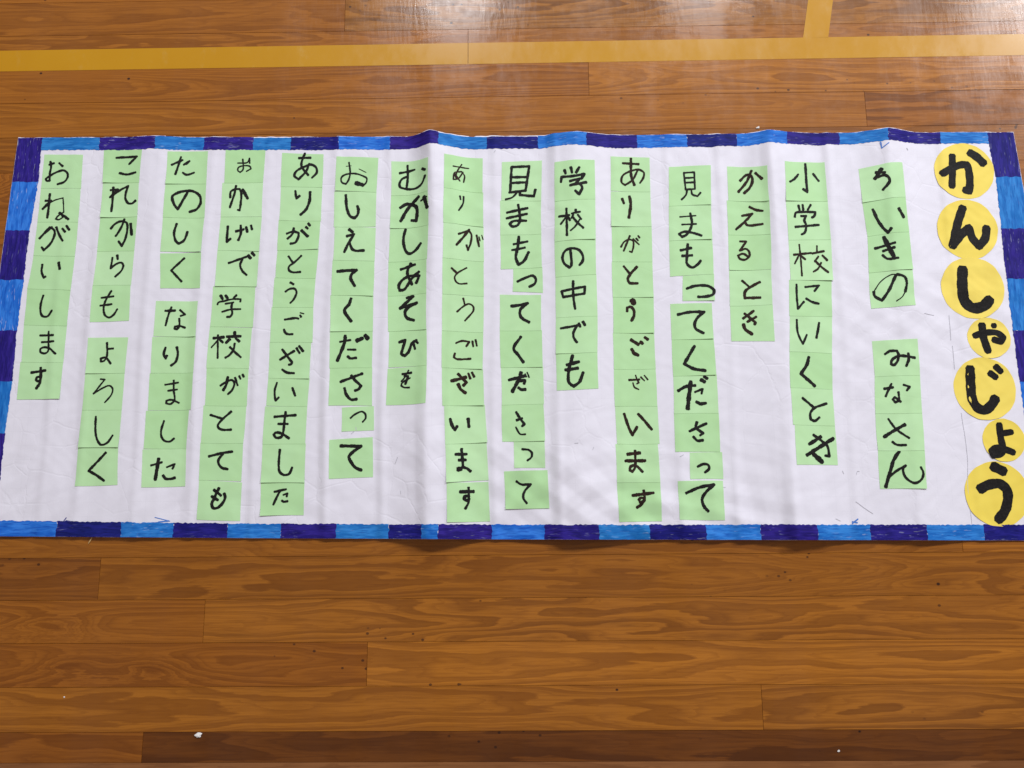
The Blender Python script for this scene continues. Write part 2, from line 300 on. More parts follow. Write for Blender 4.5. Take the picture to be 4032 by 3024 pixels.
def board(k, i, x0, x1):
    y0, y1 = seam(k), seam(k + 1)
    g = 0.00014; c = 0.00025; L, W = (x1 - x0) / 2 - g, (y1 - y0) / 2 - g
    dz = rnd.uniform(-0.00015, 0.00005)
    v = []
    for (a, b, z) in ((L, W, -0.012), (L, W, -0.0008), (L - c, W - c, 0.0)):
        v += [(-a, -b, z), (a, -b, z), (a, b, z), (-a, b, z)]
    f = [(8, 9, 10, 11)]
    for r in (0, 4):
        for j in range(4): f.append((r + j, r + (j + 1) % 4, r + 4 + (j + 1) % 4, r + 4 + j))
    o = link('floorboard', mesh('floorboard', v, f), WOOD, fl)
    o.location = ((x0 + x1) / 2, (y0 + y1) / 2, dz)
    t = BOARD.get((k, i))
    if t is None:
        q = rnd.uniform(.84, 1.04); t = ((q, q * rnd.uniform(.9, .97), q * rnd.uniform(.85, 1.0)), rnd.uniform(1.5, 3), rnd.choice((.05, .1, .5)), rnd.uniform(.1, 1), rnd.uniform(60, 200))
    o.color = (*t[0], 1); o['grain_density'] = float(t[1]); o['rustic'] = float(t[2]); o['figure'] = float(t[3]); o['seed'] = float(t[4])
    ks = KNOTS.get((k, i), [])
    if not ks and (k, i) not in BOARD and rnd.random() < .12: ks = [(rnd.uniform(x0, x1), rnd.uniform(y0, y1))]
    ks = ks + [(50.0, 50.0)] * (2 - len(ks))
    for (a, b), (ka, kb) in zip(ks, (('knot_x', 'knot_y'), ('second_knot_x', 'second_knot_y'))):
        o[ka] = float(a - o.location.x); o[kb] = float(b - o.location.y)
for k in range(-24, 34):
    js = list(FLOOR['joints'].get(k, []))
    if not js and k not in (10, -6): js = [rnd.uniform(-0.9, 0.9)]
    xs = [-3.2]
    base = js[0] if js else 0.0
    step = 1.75 + rnd.uniform(-.1, .1)
    if k in (10, -6): js = [1.6]; base = 1.6
    lefts = [base - step * n for n in range(6, 0, -1) if base - step * n > -3.0]
    # a joint that falls inside the view was looked for and not found: move it out
    lefts = [x for x in lefts if not (js and -1.25 < x < 1.25)]
    rights = [base + step * n for n in range(1, 6) if base + step * n < 3.0]
    rights = [x for x in rights if not (-1.25 < x < 1.25)]
    xs += lefts + js + rights + [3.2]
    j0 = len(lefts)
    for n in range(len(xs) - 1):
        board(k, n - j0, xs[n], xs[n + 1])

def slab(poly, z0, z1):
    n = len(poly); v = [(x, y, z0) for x, y in poly] + [(x, y, z1) for x, y in poly]
    f = [tuple(range(n, 2 * n))] + [(i, (i + 1) % n, n + (i + 1) % n, n + i) for i in range(n)]
    return v, f
LN = FLOOR['line']
jx = FLOOR['joints'][13][0]
ft, fb = LN[:3], LN[3:][::-1]
def lpiece(xa, xb):
    xs = [xa] + [p[0] for p in ft[1:-1] if xa < p[0] < xb] + [xb]
    return [(x, float(curve_y(fb, x))) for x in xs] + [(x, float(curve_y(ft, x))) for x in xs[::-1]]
V, Fc = [], []
for pc in (lpiece(-3.1, jx - .0005), lpiece(jx + .0005, 3.1)):
    v, f = slab(pc, 0.0001, 0.00035); Fc += [tuple(i + len(V) for i in q) for q in f]; V += v
cl = link('court_line', mesh('court_line', V, Fc), YELLOW_LINE); cl['kind'] = 'structure'
br = FLOOR['branch']; dx = (br[1][0] - br[0][0]) / (br[1][1] - br[0][1])
e0, e1 = br[0], br[3]
far = 2.0
pl = [(e0[0], e0[1] + .0003), (e1[0], e1[1] + .0003), (e1[0] + dx * far, e1[1] + far), (e0[0] + dx * far, e0[1] + far)]
v, f = slab(pl, 0.0001, 0.00035)
cb = link('court_line', mesh('court_line_branch', v, f), YELLOW_LINE); cb['kind'] = 'structure'

# ------------------------------------------------------------------ the banner
banner = bpy.data.objects.new('paper_banner', None); C.objects.link(banner)
banner.empty_display_size = 0.1
banner['label'] = 'long white paper banner with blue border and green lettered cards on wooden floor'
banner['category'] = 'banner'
NX, NY = 560, 210
to, bo = EDGE['top_out'], EDGE['bot_out']
s = np.linspace(0, 1, NX + 1)
xt = to[0][0] + (to[-1][0] - to[0][0]) * s; yt = curve_y(to, xt)
xb = bo[0][0] + (bo[-1][0] - bo[0][0]) * s; yb = curve_y(bo, xb)
rr = np.random.RandomState(5)
def rough(n, amp, k=5):
    a = rr.uniform(-1, 1, n + k); a = np.convolve(a, np.ones(k) / k, 'valid')[:n]; return a * amp
yt_r = yt + rough(NX + 1, .0012, 9) + rough(NX + 1, .0007, 3)
for q in (.32, .155, .222, .40, .46, .63): 
    j = int(q * NX); yt_r[j:j + 3] -= rr.uniform(.001, .003)
yb_r = yb + rough(NX + 1, .0006, 9)
t = np.linspace(0, 1, NY + 1)[:, None]
GX = xb[None, :] * (1 - t) + xt[None, :] * t; GY = yb_r[None, :] * (1 - t) + yt_r[None, :] * t
GZ = height(GX, GY)
vt = np.stack([GX, GY, GZ], -1).reshape(-1, 3).tolist()
idx = np.arange((NX + 1) * (NY + 1)).reshape(NY + 1, NX + 1)
fc = np.stack([idx[:-1, :-1], idx[:-1, 1:], idx[1:, 1:], idx[1:, :-1]], -1).reshape(-1, 4).tolist()
# underside, a quarter of a millimetre lower, closes the sheet
me = mesh('paper_sheet', vt, fc)
sheet = link('paper_sheet', me, PAPER, banner, True)
sm = sheet.modifiers.new('thickness', 'SOLIDIFY'); sm.thickness = 0.00025; sm.offset = -1

def grid_obj(name, fn, nu, nv, mat, parent, thick=0.00012):
    """fn(u,v)->x,y,z arrays ; a thin closed sheet"""
    u, v = np.meshgrid(np.linspace(0, 1, nu + 1), np.linspace(0, 1, nv + 1))
    x, y, z = fn(u, v)
    top = np.stack([x, y, z], -1).reshape(-1, 3)
    n = len(top); ii = np.arange(n).reshape(nv + 1, nu + 1)
    f = np.stack([ii[:-1, :-1], ii[:-1, 1:], ii[1:, 1:], ii[1:, :-1]], -1).reshape(-1, 4)
    ring = np.concatenate([ii[0, :], ii[1:, -1], ii[-1, -2::-1], ii[-2:0:-1, 0]])
    hi = top[ring].copy(); low = hi.copy(); low[:, 2] -= thick   # the edge band has corners of its own, so the face shades flat to its rim
    m = len(ring); V = np.concatenate([top, hi, low]).tolist()
    F = f.tolist() + [(n + (i + 1) % m, n + i, n + m + i, n + m + (i + 1) % m) for i in range(m)]
    me = mesh(name, V, F); o = link(name, me, mat, parent, False)
    me.polygons.foreach_set('use_smooth', [i < len(f) for i in range(len(F))])
    return o

# border blocks coloured in with two markers
def border(side):
    if side in ('top', 'bottom'):
        dv = EDGE['top_div'] if side == 'top' else EDGE['bot_div']
        out_, in_ = (EDGE['top_out'], EDGE['top_in']) if side == 'top' else (EDGE['bot_out'], EDGE['bot_in'])
        for i in range(len(dv) - 1):
            x0, x1 = dv[i] - .0004, dv[i + 1] + .0004
            dark = (i % 2 == 1)
            nu = max(6, int((x1 - x0) / .0022)); nv = 12
            jin = rough(nu + 1, .0012, 2) + rough(nu + 1, .0016, 11); jo = np.abs(rough(nu + 1, .0012, 5))
            jl = rough(nv + 1, .0016, 2); jr = rough(nv + 1, .0016, 2)
            if side == 'top' and i in (8, 4, 9): jo = jo + .0012
            def fn(u, v):
                xx = x0 + (x1 - x0) * u + jl[(v * nv).round().astype(int)] * (1 - u) + jr[(v * nv).round().astype(int)] * u
                xi = np.clip((u * nu).round().astype(int), 0, nu)
                yi = curve_y(in_, xx); yo = curve_y(out_, xx)
                if side == 'top': yi = yi + jin[xi]; yo = yo - .0003 - jo[xi]
                else: yi = yi + jin[xi]; yo = yo + .0001 + jo[xi] * .5
                a, b = (yi, yo) if side == 'top' else (yo, yi)
                yy = a * (1 - v) + b * v
                return xx, yy, height(xx, yy) + (.00040 if dark else .00034)
            o = grid_obj('border_block', fn, nu, nv, MARK[(int(dark), 0)], banner)
            o['label'] = ('dark blue' if dark else 'light blue') + ' marker block of the banner border'
    else:
        dv = EDGE['left_div'] if side == 'left' else EDGE['right_div']
        ytop = float(curve_y(to, -.98 if side == 'left' else .95)) - .0008
        ybot = float(bo[0][1]) + .001 if side == 'left' else float(bo[-1][1]) + .001
        ys = [ytop] + dv + [ybot]
        in_ = EDGE[side + '_in']
        sx = -1 if side == 'left' else 1
        A, B = (bo[0], to[0]) if side == 'left' else (bo[-1], to[-1])
        for i in range(len(ys) - 1):
            y1, y0 = ys[i] + .0004, ys[i + 1] - .0004
            dark = (i % 2 == 0)
            nv = max(6, int((y1 - y0) / .0022)); nu = 16
            jin = rough(nv + 1, .0011, 2) + rough(nv + 1, .0014, 11); jo = np.abs(rough(nv + 1, .0014, 5)) + .0005
            jt = rough(nu + 1, .0014, 2); jb = rough(nu + 1, .0014, 2)
            def fn(u, v):
                ui = (u * nu).round().astype(int); vi = (v * nv).round().astype(int)
                yy = y0 + (y1 - y0) * v + jb[ui] * (1 - v) + jt[ui] * v
                yy = np.minimum(yy, curve_y(to, -.98 if side == 'left' else .96) - .0006)
                xo = A[0] + (B[0] - A[0]) * np.clip((yy - A[1]) / (B[1] - A[1]), 0, 1) - sx * jo[vi]
                xi = curve_x(in_, yy) + jin[vi]
                a, b = (xo, xi) if side == 'left' else (xi, xo)
                xx = a * (1 - u) + b * u
                return xx, yy, height(xx, yy) + (.00040 if dark else .00034)
            o = grid_obj('border_block', fn, nu, nv, MARK[(int(dark), 1)], banner)
            o['label'] = ('dark blue' if dark else 'light blue') + ' marker block of the banner border'
for sd in ('top', 'bottom', 'left', 'right'): border(sd)

# marker and pencil strokes
def smooth_line(p, step=.0016):
    p = [np.array(q, float) for q in p]
    if len(p) == 1: p = [p[0], p[0] + 1e-4]
    runs, cur = [], [p[0]]
    for i in range(1, len(p) - 1):
        cur.append(p[i])
        a, b = p[i] - p[i - 1], p[i + 1] - p[i]
        ang = math.acos(max(-1, min(1, float(a @ b) / (np.linalg.norm(a) * np.linalg.norm(b) + 1e-12))))
        if ang > 1.25: runs.append(cur); cur = [p[i]]
    cur.append(p[-1]); runs.append(cur)
    out = []
    for r in runs:
        q = r
        if len(q) > 2:
            # centripetal Catmull-Rom through the points
            e = [2 * q[0] - q[1]] + q + [2 * q[-1] - q[-2]]
            res = []
            for i in range(1, len(e) - 2):
                p0, p1, p2, p3 = e[i - 1:i + 3]
                n = max(2, int(np.linalg.norm(p2 - p1) / step))
                k0 = max(np.linalg.norm(p1 - p0), 1e-6) ** .5; k1 = max(np.linalg.norm(p2 - p1), 1e-6) ** .5; k2 = max(np.linalg.norm(p3 - p2), 1e-6) ** .5
                m1 = (p1 - p0) / k0 - (p2 - p0) / (k0 + k1) + (p2 - p1) / k1; m2 = (p2 - p1) / k1 - (p3 - p1) / (k1 + k2) + (p3 - p2) / k2
                m1 = m1 * k1; m2 = m2 * k1
                for s_ in range(n):
                    t_ = s_ / n
                    h00 = 2 * t_**3 - 3 * t_**2 + 1; h10 = t_**3 - 2 * t_**2 + t_; h01 = -2 * t_**3 + 3 * t_**2; h11 = t_**3 - t_**2
                    res.append(h00 * p1 + h10 * m1 + h01 * p2 + h11 * m2)
            res.append(q[-1])
        else:
            n = max(2, int(np.linalg.norm(q[1] - q[0]) / step)); res = [q[0] + (q[1] - q[0]) * i / n for i in range(n + 1)]
        out.append(res)
    return out
def stroke_mesh(name, strokes, zf, jag=.10, fat=1.0, sway=.04, zstep=.00002):
    V, F, zo = [], [], 0
    for w, pts in strokes:
        runs = smooth_line(pts)
        for ri, r in enumerate(runs):
            r = np.array(r); n = len(r)
            d = np.gradient(r, axis=0); d /= (np.linalg.norm(d, axis=1)[:, None] + 1e-9)
            nrm = np.stack([-d[:, 1], d[:, 0]], -1)
            # extend into the end so strokes keep their length and joints stay filled
            e0 = .30 if ri == 0 else .42; e1 = .30 if ri == len(runs) - 1 else .42
            hw = w / 2 * fat
            r = np.concatenate([[r[0] - d[0] * hw * e0 * 2], r, [r[-1] + d[-1] * hw * e1 * 2]]); nrm = np.concatenate([[nrm[0]], nrm, [nrm[-1]]])
            m = len(r)
            prof = np.ones(m); prof[0] = .62; prof[-1] = .55
            wob = 1 + sway * np.sin(np.arange(m) * .5 + rnd.uniform(0, 6))
            for sgn in (1, -1):
                pass
            L = r + nrm * (hw * prof * wob * np.array([1 + rnd.uniform(-jag, jag) for _ in range(m)]))[:, None]
            R_ = r - nrm * (hw * prof * wob * np.array([1 + rnd.uniform(-jag, jag) for _ in range(m)]))[:, None]
            b = len(V); zo += zstep
            for row in (L, r, R_):
                zz = zf(row[:, 0], row[:, 1]) + zo
                V += [(float(a), float(c_), float(z_)) for (a, c_), z_ in zip(row, zz)]
            for i in range(m - 1):
                F.append((b + m + i, b + m + i + 1, b + i + 1, b + i)); F.append((b + 2 * m + i, b + 2 * m + i + 1, b + m + i + 1, b + m + i))
    return mesh(name, V, F)
def parse(sts):
    out = []
    for q in sts.split(';'):
        w, ps = q.split(':'); out.append((float(w) / 1000, [tuple(float(a) / 1000 for a in p.split(',')) for p in ps.split()]))
    return out

CARDS = """お/1,1|-950.8,752.6 -872.6,750.6 -870.5,680.3 -950.5,681.7|3.8:-939.0,730.3 -929.0,733.6;3.8:-936.9,737.4 -934.6,724.7 -935.8,711.4 -934.9,696.9 -940.5,696.2 -943.0,700.6 -935.8,706.6 -920.5,715.3 -909.4,718.2 -901.5,713.3 -899.3,704.7 -904.9,694.1 -918.8,689.0;3.8:-919.3,733.7 -911.1,726.7
ね/1,2|-950.9,680.9 -871.6,679.6 -870.4,610.1 -950.9,611.3|4.3:-931.8,669.1 -931.6,645.1 -931.9,618.8;4.3:-939.4,654.7 -928.2,654.7 -943.3,637.1;2.2:-937.7,643.9 -921.9,655.2 -904.7,660.3 -900.3,630.2;2.7:-900.3,630.2 -910.9,623.0 -915.1,616.7 -908.9,614.8 -901.3,619.6 -906.9,629.3;4.3:-909.2,629.4 -889.2,615.1
が/1,3|-950.8,610.8 -870.4,609.6 -870.5,539.9 -951.8,542.6|4.0:-934.6,586.9 -921.1,600.2;4.0:-943.6,576.4 -925.6,599.3 -917.2,594.9 -914.2,586.6 -920.2,566.7 -932.3,552.3 -937.5,558.7;4.0:-912.7,599.7 -904.7,583.0 -896.6,570.7;4.0:-900.2,596.5 -893.4,589.0;4.0:-892.4,601.8 -885.7,593.1
い/1,4|-951.7,541.4 -870.4,539.4 -872.4,471.4 -957.3,475.3|3.8:-932.5,523.6 -932.4,508.4 -927.4,496.8 -923.7,499.0;4.9:-900.7,526.9 -896.8,513.4
こ/2,1|-831.5,761.2 -753.0,757.6 -754.0,689.0 -827.8,691.6|4.1:-805.5,743.1 -762.7,743.6 -777.9,728.3;4.1:-796.3,710.3 -780.4,706.8 -762.5,710.1
れ/2,2|-827.8,692.1 -754.9,691.4 -752.5,618.8 -826.5,618.9|4.0:-806.2,681.0 -805.4,652.6 -805.8,629.9;4.0:-811.3,674.7 -796.6,676.0 -811.2,659.4;4.0:-810.2,660.4 -790.8,675.2 -776.0,682.4 -779.6,668.6 -779.9,656.8 -773.1,646.4 -766.1,645.4 -758.2,651.4
か/2,3|-826.5,618.9 -752.4,618.1 -753.7,548.7 -826.4,548.5|4.0:-804.0,594.3 -796.4,604.4 -785.4,609.3 -773.5,606.1 -770.9,595.8 -773.4,573.7 -779.0,558.5 -786.6,568.5;4.0:-778.2,613.7 -784.2,595.1 -793.3,578.9;4.9:-765.3,604.0 -761.1,580.7
ら/2,4|-826.4,548.5 -753.7,548.7 -754.9,480.0 -828.5,479.9|4.4:-787.0,540.0 -785.1,531.8;3.5:-795.6,535.4 -797.4,513.3 -787.3,522.1 -777.4,524.7 -773.2,518.8 -776.1,508.4 -787.5,496.3
た/3,1|-702.0,753.6 -623.0,754.9 -622.3,686.5 -701.5,685.9|3.8:-675.7,743.0 -679.8,722.8 -684.2,705.3;3.8:-692.7,725.3 -671.9,736.5;3.8:-669.4,726.0 -658.7,734.1 -665.1,727.5;3.8:-670.1,709.7 -664.4,705.8 -657.8,705.9 -647.8,709.9
の/3,2|-701.5,685.9 -622.3,686.5 -621.3,615.8 -701.9,617.0|4.5:-658.6,667.7 -664.5,655.2 -674.4,633.0 -682.3,642.8 -686.6,659.5 -678.3,666.3 -661.0,671.3 -645.3,669.7 -633.8,660.4 -631.3,646.0 -638.5,633.0 -651.9,627.4
し/3,3|-701.9,617.0 -621.7,615.4 -623.4,546.2 -702.3,546.6|4.2:-674.7,603.0 -678.3,584.1 -674.4,567.7 -668.1,561.9 -658.7,568.4 -652.8,586.7
く/3,4|-702.3,541.9 -623.3,544.5 -620.5,472.2 -696.9,472.4|3.8:-655.3,532.8 -678.9,507.7 -657.5,485.2
し/1,5|-957.2,474.9 -872.5,471.1 -872.6,400.3 -956.3,403.6|3.7:-924.6,461.2 -927.9,442.4 -926.3,426.4 -921.7,419.5 -912.9,419.0 -904.7,431.0
ま/1,6|-956.6,402.8 -873.0,399.4 -873.1,328.5 -953.5,330.7|3.5:-923.5,381.5 -896.3,381.5;3.5:-918.9,368.2 -894.5,369.4;3.5:-906.8,389.2 -905.4,369.5 -904.8,350.4 -911.2,346.1 -919.0,349.1 -919.6,355.1 -912.3,358.4 -901.7,355.5 -888.6,344.8
す/1,7|-955.9,329.9 -873.5,328.1 -873.0,259.1 -955.3,258.7|4.3:-933.0,309.1 -905.6,313.3;4.5:-915.8,318.7 -914.0,300.6 -914.5,289.5 -920.4,278.1;3.7:-914.5,301.0 -920.8,300.1 -922.4,295.0 -918.0,292.2 -913.9,295.0
も/2,5|-829.1,479.1 -756.0,479.7 -753.4,409.3 -828.0,407.0|3.5:-792.1,468.3 -802.3,447.4 -804.1,431.4 -800.5,420.0 -792.0,414.8 -784.3,419.8 -777.8,431.7;3.5:-810.4,454.2 -786.8,457.2;3.5:-811.2,438.6 -789.3,441.6
よ/2,6|-828.3,375.1 -752.2,375.5 -753.4,307.1 -826.9,306.8|3.5:-791.7,365.6 -790.1,338.8 -795.4,329.5 -800.1,328.9 -801.3,334.5 -793.9,336.7 -788.1,333.3 -781.6,324.4;3.5:-790.7,353.1 -778.7,354.0
ろ/2,7|-827.9,306.2 -753.8,306.4 -753.3,236.6 -827.7,236.8|2.8:-798.6,295.0 -790.1,294.0 -809.2,267.2 -791.0,278.6 -780.6,282.3 -774.0,276.8 -774.8,265.8 -786.4,250.1
な/3,5|-703.7,446.6 -622.8,445.5 -622.3,376.5 -703.5,378.1|4.2:-684.7,426.9 -665.6,427.4;3.5:-673.2,434.4 -678.7,416.4 -682.0,397.7;3.5:-657.0,428.8 -646.7,419.7 -655.3,416.8;3.5:-657.2,411.9 -656.3,396.6 -660.1,390.5 -664.5,391.6 -664.3,395.6 -656.3,397.2 -644.9,393.5
り/3,6|-705.5,375.8 -622.2,376.1 -622.5,306.3 -703.3,306.4|4.1:-679.4,355.2 -681.4,341.1 -677.3,333.7 -675.6,339.6;4.1:-658.2,356.1 -655.4,342.3 -658.8,326.8 -667.0,320.0
ま/3,7|-705.1,305.0 -622.9,305.9 -622.9,236.0 -703.4,235.4|3.2:-675.3,283.0 -650.8,287.4;3.2:-669.3,271.6 -652.1,274.2;3.2:-659.7,291.8 -658.3,271.6 -655.7,254.0 -662.3,246.5 -670.5,247.6 -670.8,252.6 -661.8,254.5 -646.9,248.4
し/2,8|-828.4,236.7 -753.3,236.4 -753.6,166.5 -829.5,166.6|3.6:-801.2,223.8 -799.2,195.2 -794.3,180.1 -785.8,170.3 -775.3,173.5 -765.9,188.0
く/2,9|-830.0,166.0 -754.0,166.3 -749.3,96.9 -828.9,95.0|4.2:-775.9,155.9 -805.8,122.3 -792.1,115.2 -774.7,103.8
し/3,8|-706.8,233.6 -626.5,234.5 -627.8,162.9 -705.6,163.2|3.4:-672.4,214.8 -676.3,196.4 -674.9,184.6 -668.1,176.7 -658.6,176.0 -651.5,181.7
た/3,9|-707.6,161.1 -627.8,162.9 -624.6,93.6 -704.3,91.9|3.4:-690.3,131.3 -670.4,137.4;5.5:-677.1,144.0 -680.4,104.8;3.2:-661.4,128.0 -647.0,133.7 -650.7,124.8;4.2:-667.1,113.2 -662.2,106.9 -653.7,106.4 -644.6,108.5
お/4,1|-587.5,757.1 -508.3,755.4 -510.0,688.4 -586.2,687.6|2.6:-562.3,728.5 -543.0,729.9 -539.4,738.7 -538.4,727.7;2.6:-552.5,736.9 -551.0,714.7 -556.1,708.8 -561.1,713.0 -559.8,719.6 -547.7,723.0 -537.8,721.5 -535.1,716.2 -544.0,710.8
か/4,2|-590.3,687.4 -509.9,687.3 -509.2,616.8 -589.3,617.0|3.8:-573.1,655.9 -572.3,668.8 -565.4,673.1 -555.4,673.9 -551.8,664.8 -551.7,643.3 -553.0,629.4 -557.1,630.5;3.8:-562.8,681.1 -565.0,664.9 -572.6,635.3;5.3:-549.6,673.0 -538.5,653.9
げ/4,3|-589.2,616.0 -508.7,615.5 -510.4,545.7 -591.4,548.1|4.4:-574.4,596.9 -574.6,565.1 -567.5,571.4;4.4:-558.4,586.2 -542.8,590.3;4.4:-549.4,598.5 -548.4,581.4 -552.4,567.7;4.4:-538.7,595.2 -535.4,584.4;4.4:-529.0,598.1 -526.6,589.6
で/4,4|-591.8,547.1 -510.8,545.3 -511.8,474.4 -591.8,475.8|3.8:-568.7,521.5 -533.8,534.5;3.8:-542.0,530.4 -546.0,517.3 -541.5,505.9 -532.2,496.9;5.2:-531.5,537.0 -526.6,530.6;5.2:-524.6,542.2 -519.6,536.6
あ/5,1|-474.6,749.1 -392.3,745.0 -392.5,676.0 -474.1,678.5|4.1:-441.3,737.7 -417.4,737.7;4.1:-429.3,747.5 -434.8,730.6 -434.7,719.5 -420.7,700.9;4.1:-419.7,725.6 -426.1,708.6 -439.8,692.5 -448.2,700.0 -444.5,709.8 -430.6,718.4 -416.5,723.4 -406.1,717.2 -404.7,706.4 -413.4,695.4
り/5,2|-474.1,678.1 -392.1,676.0 -392.4,606.2 -474.0,608.6|4.0:-445.3,668.7 -442.2,652.6 -436.0,658.5;4.8:-415.8,666.0 -416.6,645.8 -423.1,628.8 -433.2,618.6
が/5,3|-475.4,608.3 -393.6,606.2 -395.4,549.2 -475.1,547.1|4.0:-458.3,580.1 -445.6,584.5 -435.4,581.9 -435.1,575.8 -440.5,562.0 -450.4,559.4;4.0:-444.9,591.9 -448.2,578.0 -456.4,569.5;5.2:-430.0,586.9 -416.8,574.0;4.0:-421.7,593.7 -417.6,590.1;4.8:-416.9,601.0 -413.7,596.2
と/5,4|-474.4,546.7 -395.0,547.8 -399.0,490.0 -476.2,491.9|3.6:-453.0,534.3 -443.8,520.8;3.6:-427.8,535.1 -440.8,521.5 -451.4,512.3 -450.1,505.0 -442.0,501.4 -428.0,502.2
お/6,1|-365.7,738.8 -283.1,735.7 -285.5,664.0 -366.3,668.0|1.2:-346.4,718.1 -335.8,719.1;3.0:-340.9,726.4 -337.8,704.5 -340.5,689.5 -345.3,680.9 -353.5,684.1 -354.8,693.8 -347.8,700.2 -329.6,702.7 -313.4,698.1 -305.0,692.5 -306.4,682.7 -313.6,675.7;7.3:-325.9,682.6 -311.7,678.4;1.4:-320.8,712.5 -306.5,705.2
し/6,2|-367.9,665.9 -285.1,663.8 -285.2,593.5 -366.2,592.4|4.8:-345.1,658.3 -341.9,629.6 -335.3,614.4 -327.1,610.0 -321.2,616.3 -319.5,627.0 -322.2,635.3
え/6,3|-364.5,592.5 -284.9,590.6 -285.5,523.2 -365.0,525.1|5.6:-336.4,587.1 -329.3,581.4;4.4:-341.0,573.0 -326.8,577.2 -337.5,557.1 -344.5,540.2;4.4:-334.6,559.3 -329.2,546.6 -323.0,543.3 -306.1,543.6
む/7,1|-257.1,727.3 -181.7,724.4 -182.0,657.8 -255.8,656.5|4.1:-240.4,702.2 -210.0,707.4;4.1:-224.9,718.2 -223.8,691.9 -226.1,668.7;4.1:-225.9,694.2 -234.6,690.0 -239.8,680.2 -238.3,672.8 -226.1,668.7 -216.8,667.7 -206.3,668.5 -195.6,674.5 -188.0,689.7;4.1:-194.7,705.4 -188.0,700.7
学/4,5|-595.6,474.8 -514.5,474.4 -515.2,393.8 -596.4,395.6|4.7:-580.0,456.5 -575.6,449.0;4.3:-570.7,456.5 -565.8,449.8;3.7:-549.7,457.3 -555.2,451.1;3.0:-585.1,438.3 -583.9,442.4 -572.5,445.3 -557.0,449.0 -541.3,449.0 -541.9,443.6;3.0:-570.3,439.8 -554.3,442.8;3.6:-557.1,441.9 -558.2,433.1 -555.9,420.8 -559.0,414.6 -565.9,413.7;3.0:-575.7,423.9 -559.9,428.6 -540.1,429.2
校/4,6|-596.9,395.0 -516.8,392.2 -518.8,313.9 -598.7,315.2|4.7:-589.0,372.2 -569.0,374.2;3.1:-580.7,378.7 -578.6,333.0;2.7:-580.3,368.1 -591.8,354.1;3.7:-578.1,370.5 -570.4,363.7;4.7:-549.3,384.7 -548.8,375.8;4.7:-563.8,375.2 -537.5,376.1;5.1:-557.7,370.5 -564.4,363.0;4.3:-546.6,371.7 -539.3,365.7;3.7:-548.0,362.0 -549.7,349.9 -557.0,339.0 -564.5,334.0;3.7:-556.8,355.0 -547.5,345.9 -534.9,334.9
が/4,7|-598.3,314.6 -519.2,313.5 -519.1,242.3 -596.9,243.5|3.5:-570.6,280.3 -559.0,288.2 -549.4,291.1 -544.7,286.1 -547.8,272.3 -555.6,263.9;4.6:-557.5,297.1 -559.6,282.3 -564.7,271.4;3.5:-543.9,296.0 -538.2,280.6;3.5:-536.3,299.0 -533.5,293.1;3.5:-530.1,302.0 -527.5,297.0
う/5,5|-478.2,491.0 -398.9,489.0 -401.1,431.7 -479.3,432.8|4.3:-447.1,481.2 -440.5,477.3;3.6:-455.7,462.6 -448.5,467.8 -437.5,468.2 -434.3,460.5 -438.8,448.3 -445.5,440.2
ご/5,6|-480.9,432.4 -401.1,431.7 -400.1,363.1 -480.6,364.3|3.9:-455.0,407.6 -432.3,410.4 -428.3,408.9;3.9:-425.6,415.8 -423.4,412.3;2.0:-425.8,420.7 -418.3,418.7;3.9:-455.5,388.4 -451.9,381.2 -445.9,378.8 -438.2,379.1
ざ/5,7|-481.6,363.8 -402.5,363.1 -403.4,293.4 -480.7,295.1|4.1:-460.3,329.4 -433.7,346.5;4.1:-456.9,349.4 -442.7,330.9 -437.2,323.9 -438.5,320.9 -443.3,319.4;4.1:-455.3,310.7 -447.6,305.1 -432.3,303.0;4.1:-430.0,351.9 -423.8,341.8;4.1:-425.3,355.8 -417.0,345.2
い/5,8|-480.7,294.5 -402.8,293.0 -405.3,240.8 -482.1,242.3|3.3:-463.8,285.4 -467.4,271.6 -466.9,259.8 -464.9,250.9 -459.0,257.4;3.9:-434.6,275.3 -428.6,259.9
て/6,4|-366.4,524.2 -285.9,522.1 -286.6,453.2 -366.6,455.1|5.2:-356.7,501.6 -340.0,503.3 -320.0,504.3 -328.8,496.1 -330.5,487.8 -322.2,472.3
く/6,5|-368.5,454.1 -286.3,453.9 -285.6,384.0 -365.9,383.3|5.3:-328.9,447.8 -332.0,436.5 -340.6,424.7 -327.2,402.4
だ/6,6|-366.5,383.2 -286.0,383.6 -286.0,313.2 -365.1,312.3|3.5:-347.5,362.6 -327.2,366.1;5.3:-337.7,374.7 -338.7,361.6 -351.1,325.5;3.5:-332.4,347.6 -316.8,347.1;4.3:-331.9,334.5 -326.9,330.5 -315.4,331.5;6.6:-316.0,364.6 -304.8,369.6;7.0:-300.0,375.2 -294.6,368.5
さ/6,7|-364.2,312.3 -285.0,313.2 -283.8,240.7 -364.6,241.2|4.6:-344.0,285.3 -303.0,301.3;4.6:-324.1,297.7 -318.1,289.8 -305.2,277.9 -309.9,271.1 -316.5,268.5;4.6:-335.9,273.6 -332.7,262.3 -322.8,251.5 -312.3,252.8
と/4,8|-599.7,243.0 -520.0,242.0 -522.1,172.4 -600.3,173.2|3.8:-586.0,224.9 -562.7,217.5;3.8:-547.1,231.4 -564.4,215.1 -570.9,205.0 -568.3,199.6 -560.6,196.7 -545.2,197.0
て/4,9|-601.2,172.8 -522.4,172.4 -522.1,101.7 -599.7,104.4|4.2:-584.2,147.3 -561.8,152.9 -541.1,156.1;4.2:-557.9,151.8 -565.5,141.9 -565.4,134.2 -559.2,126.5 -547.7,123.4
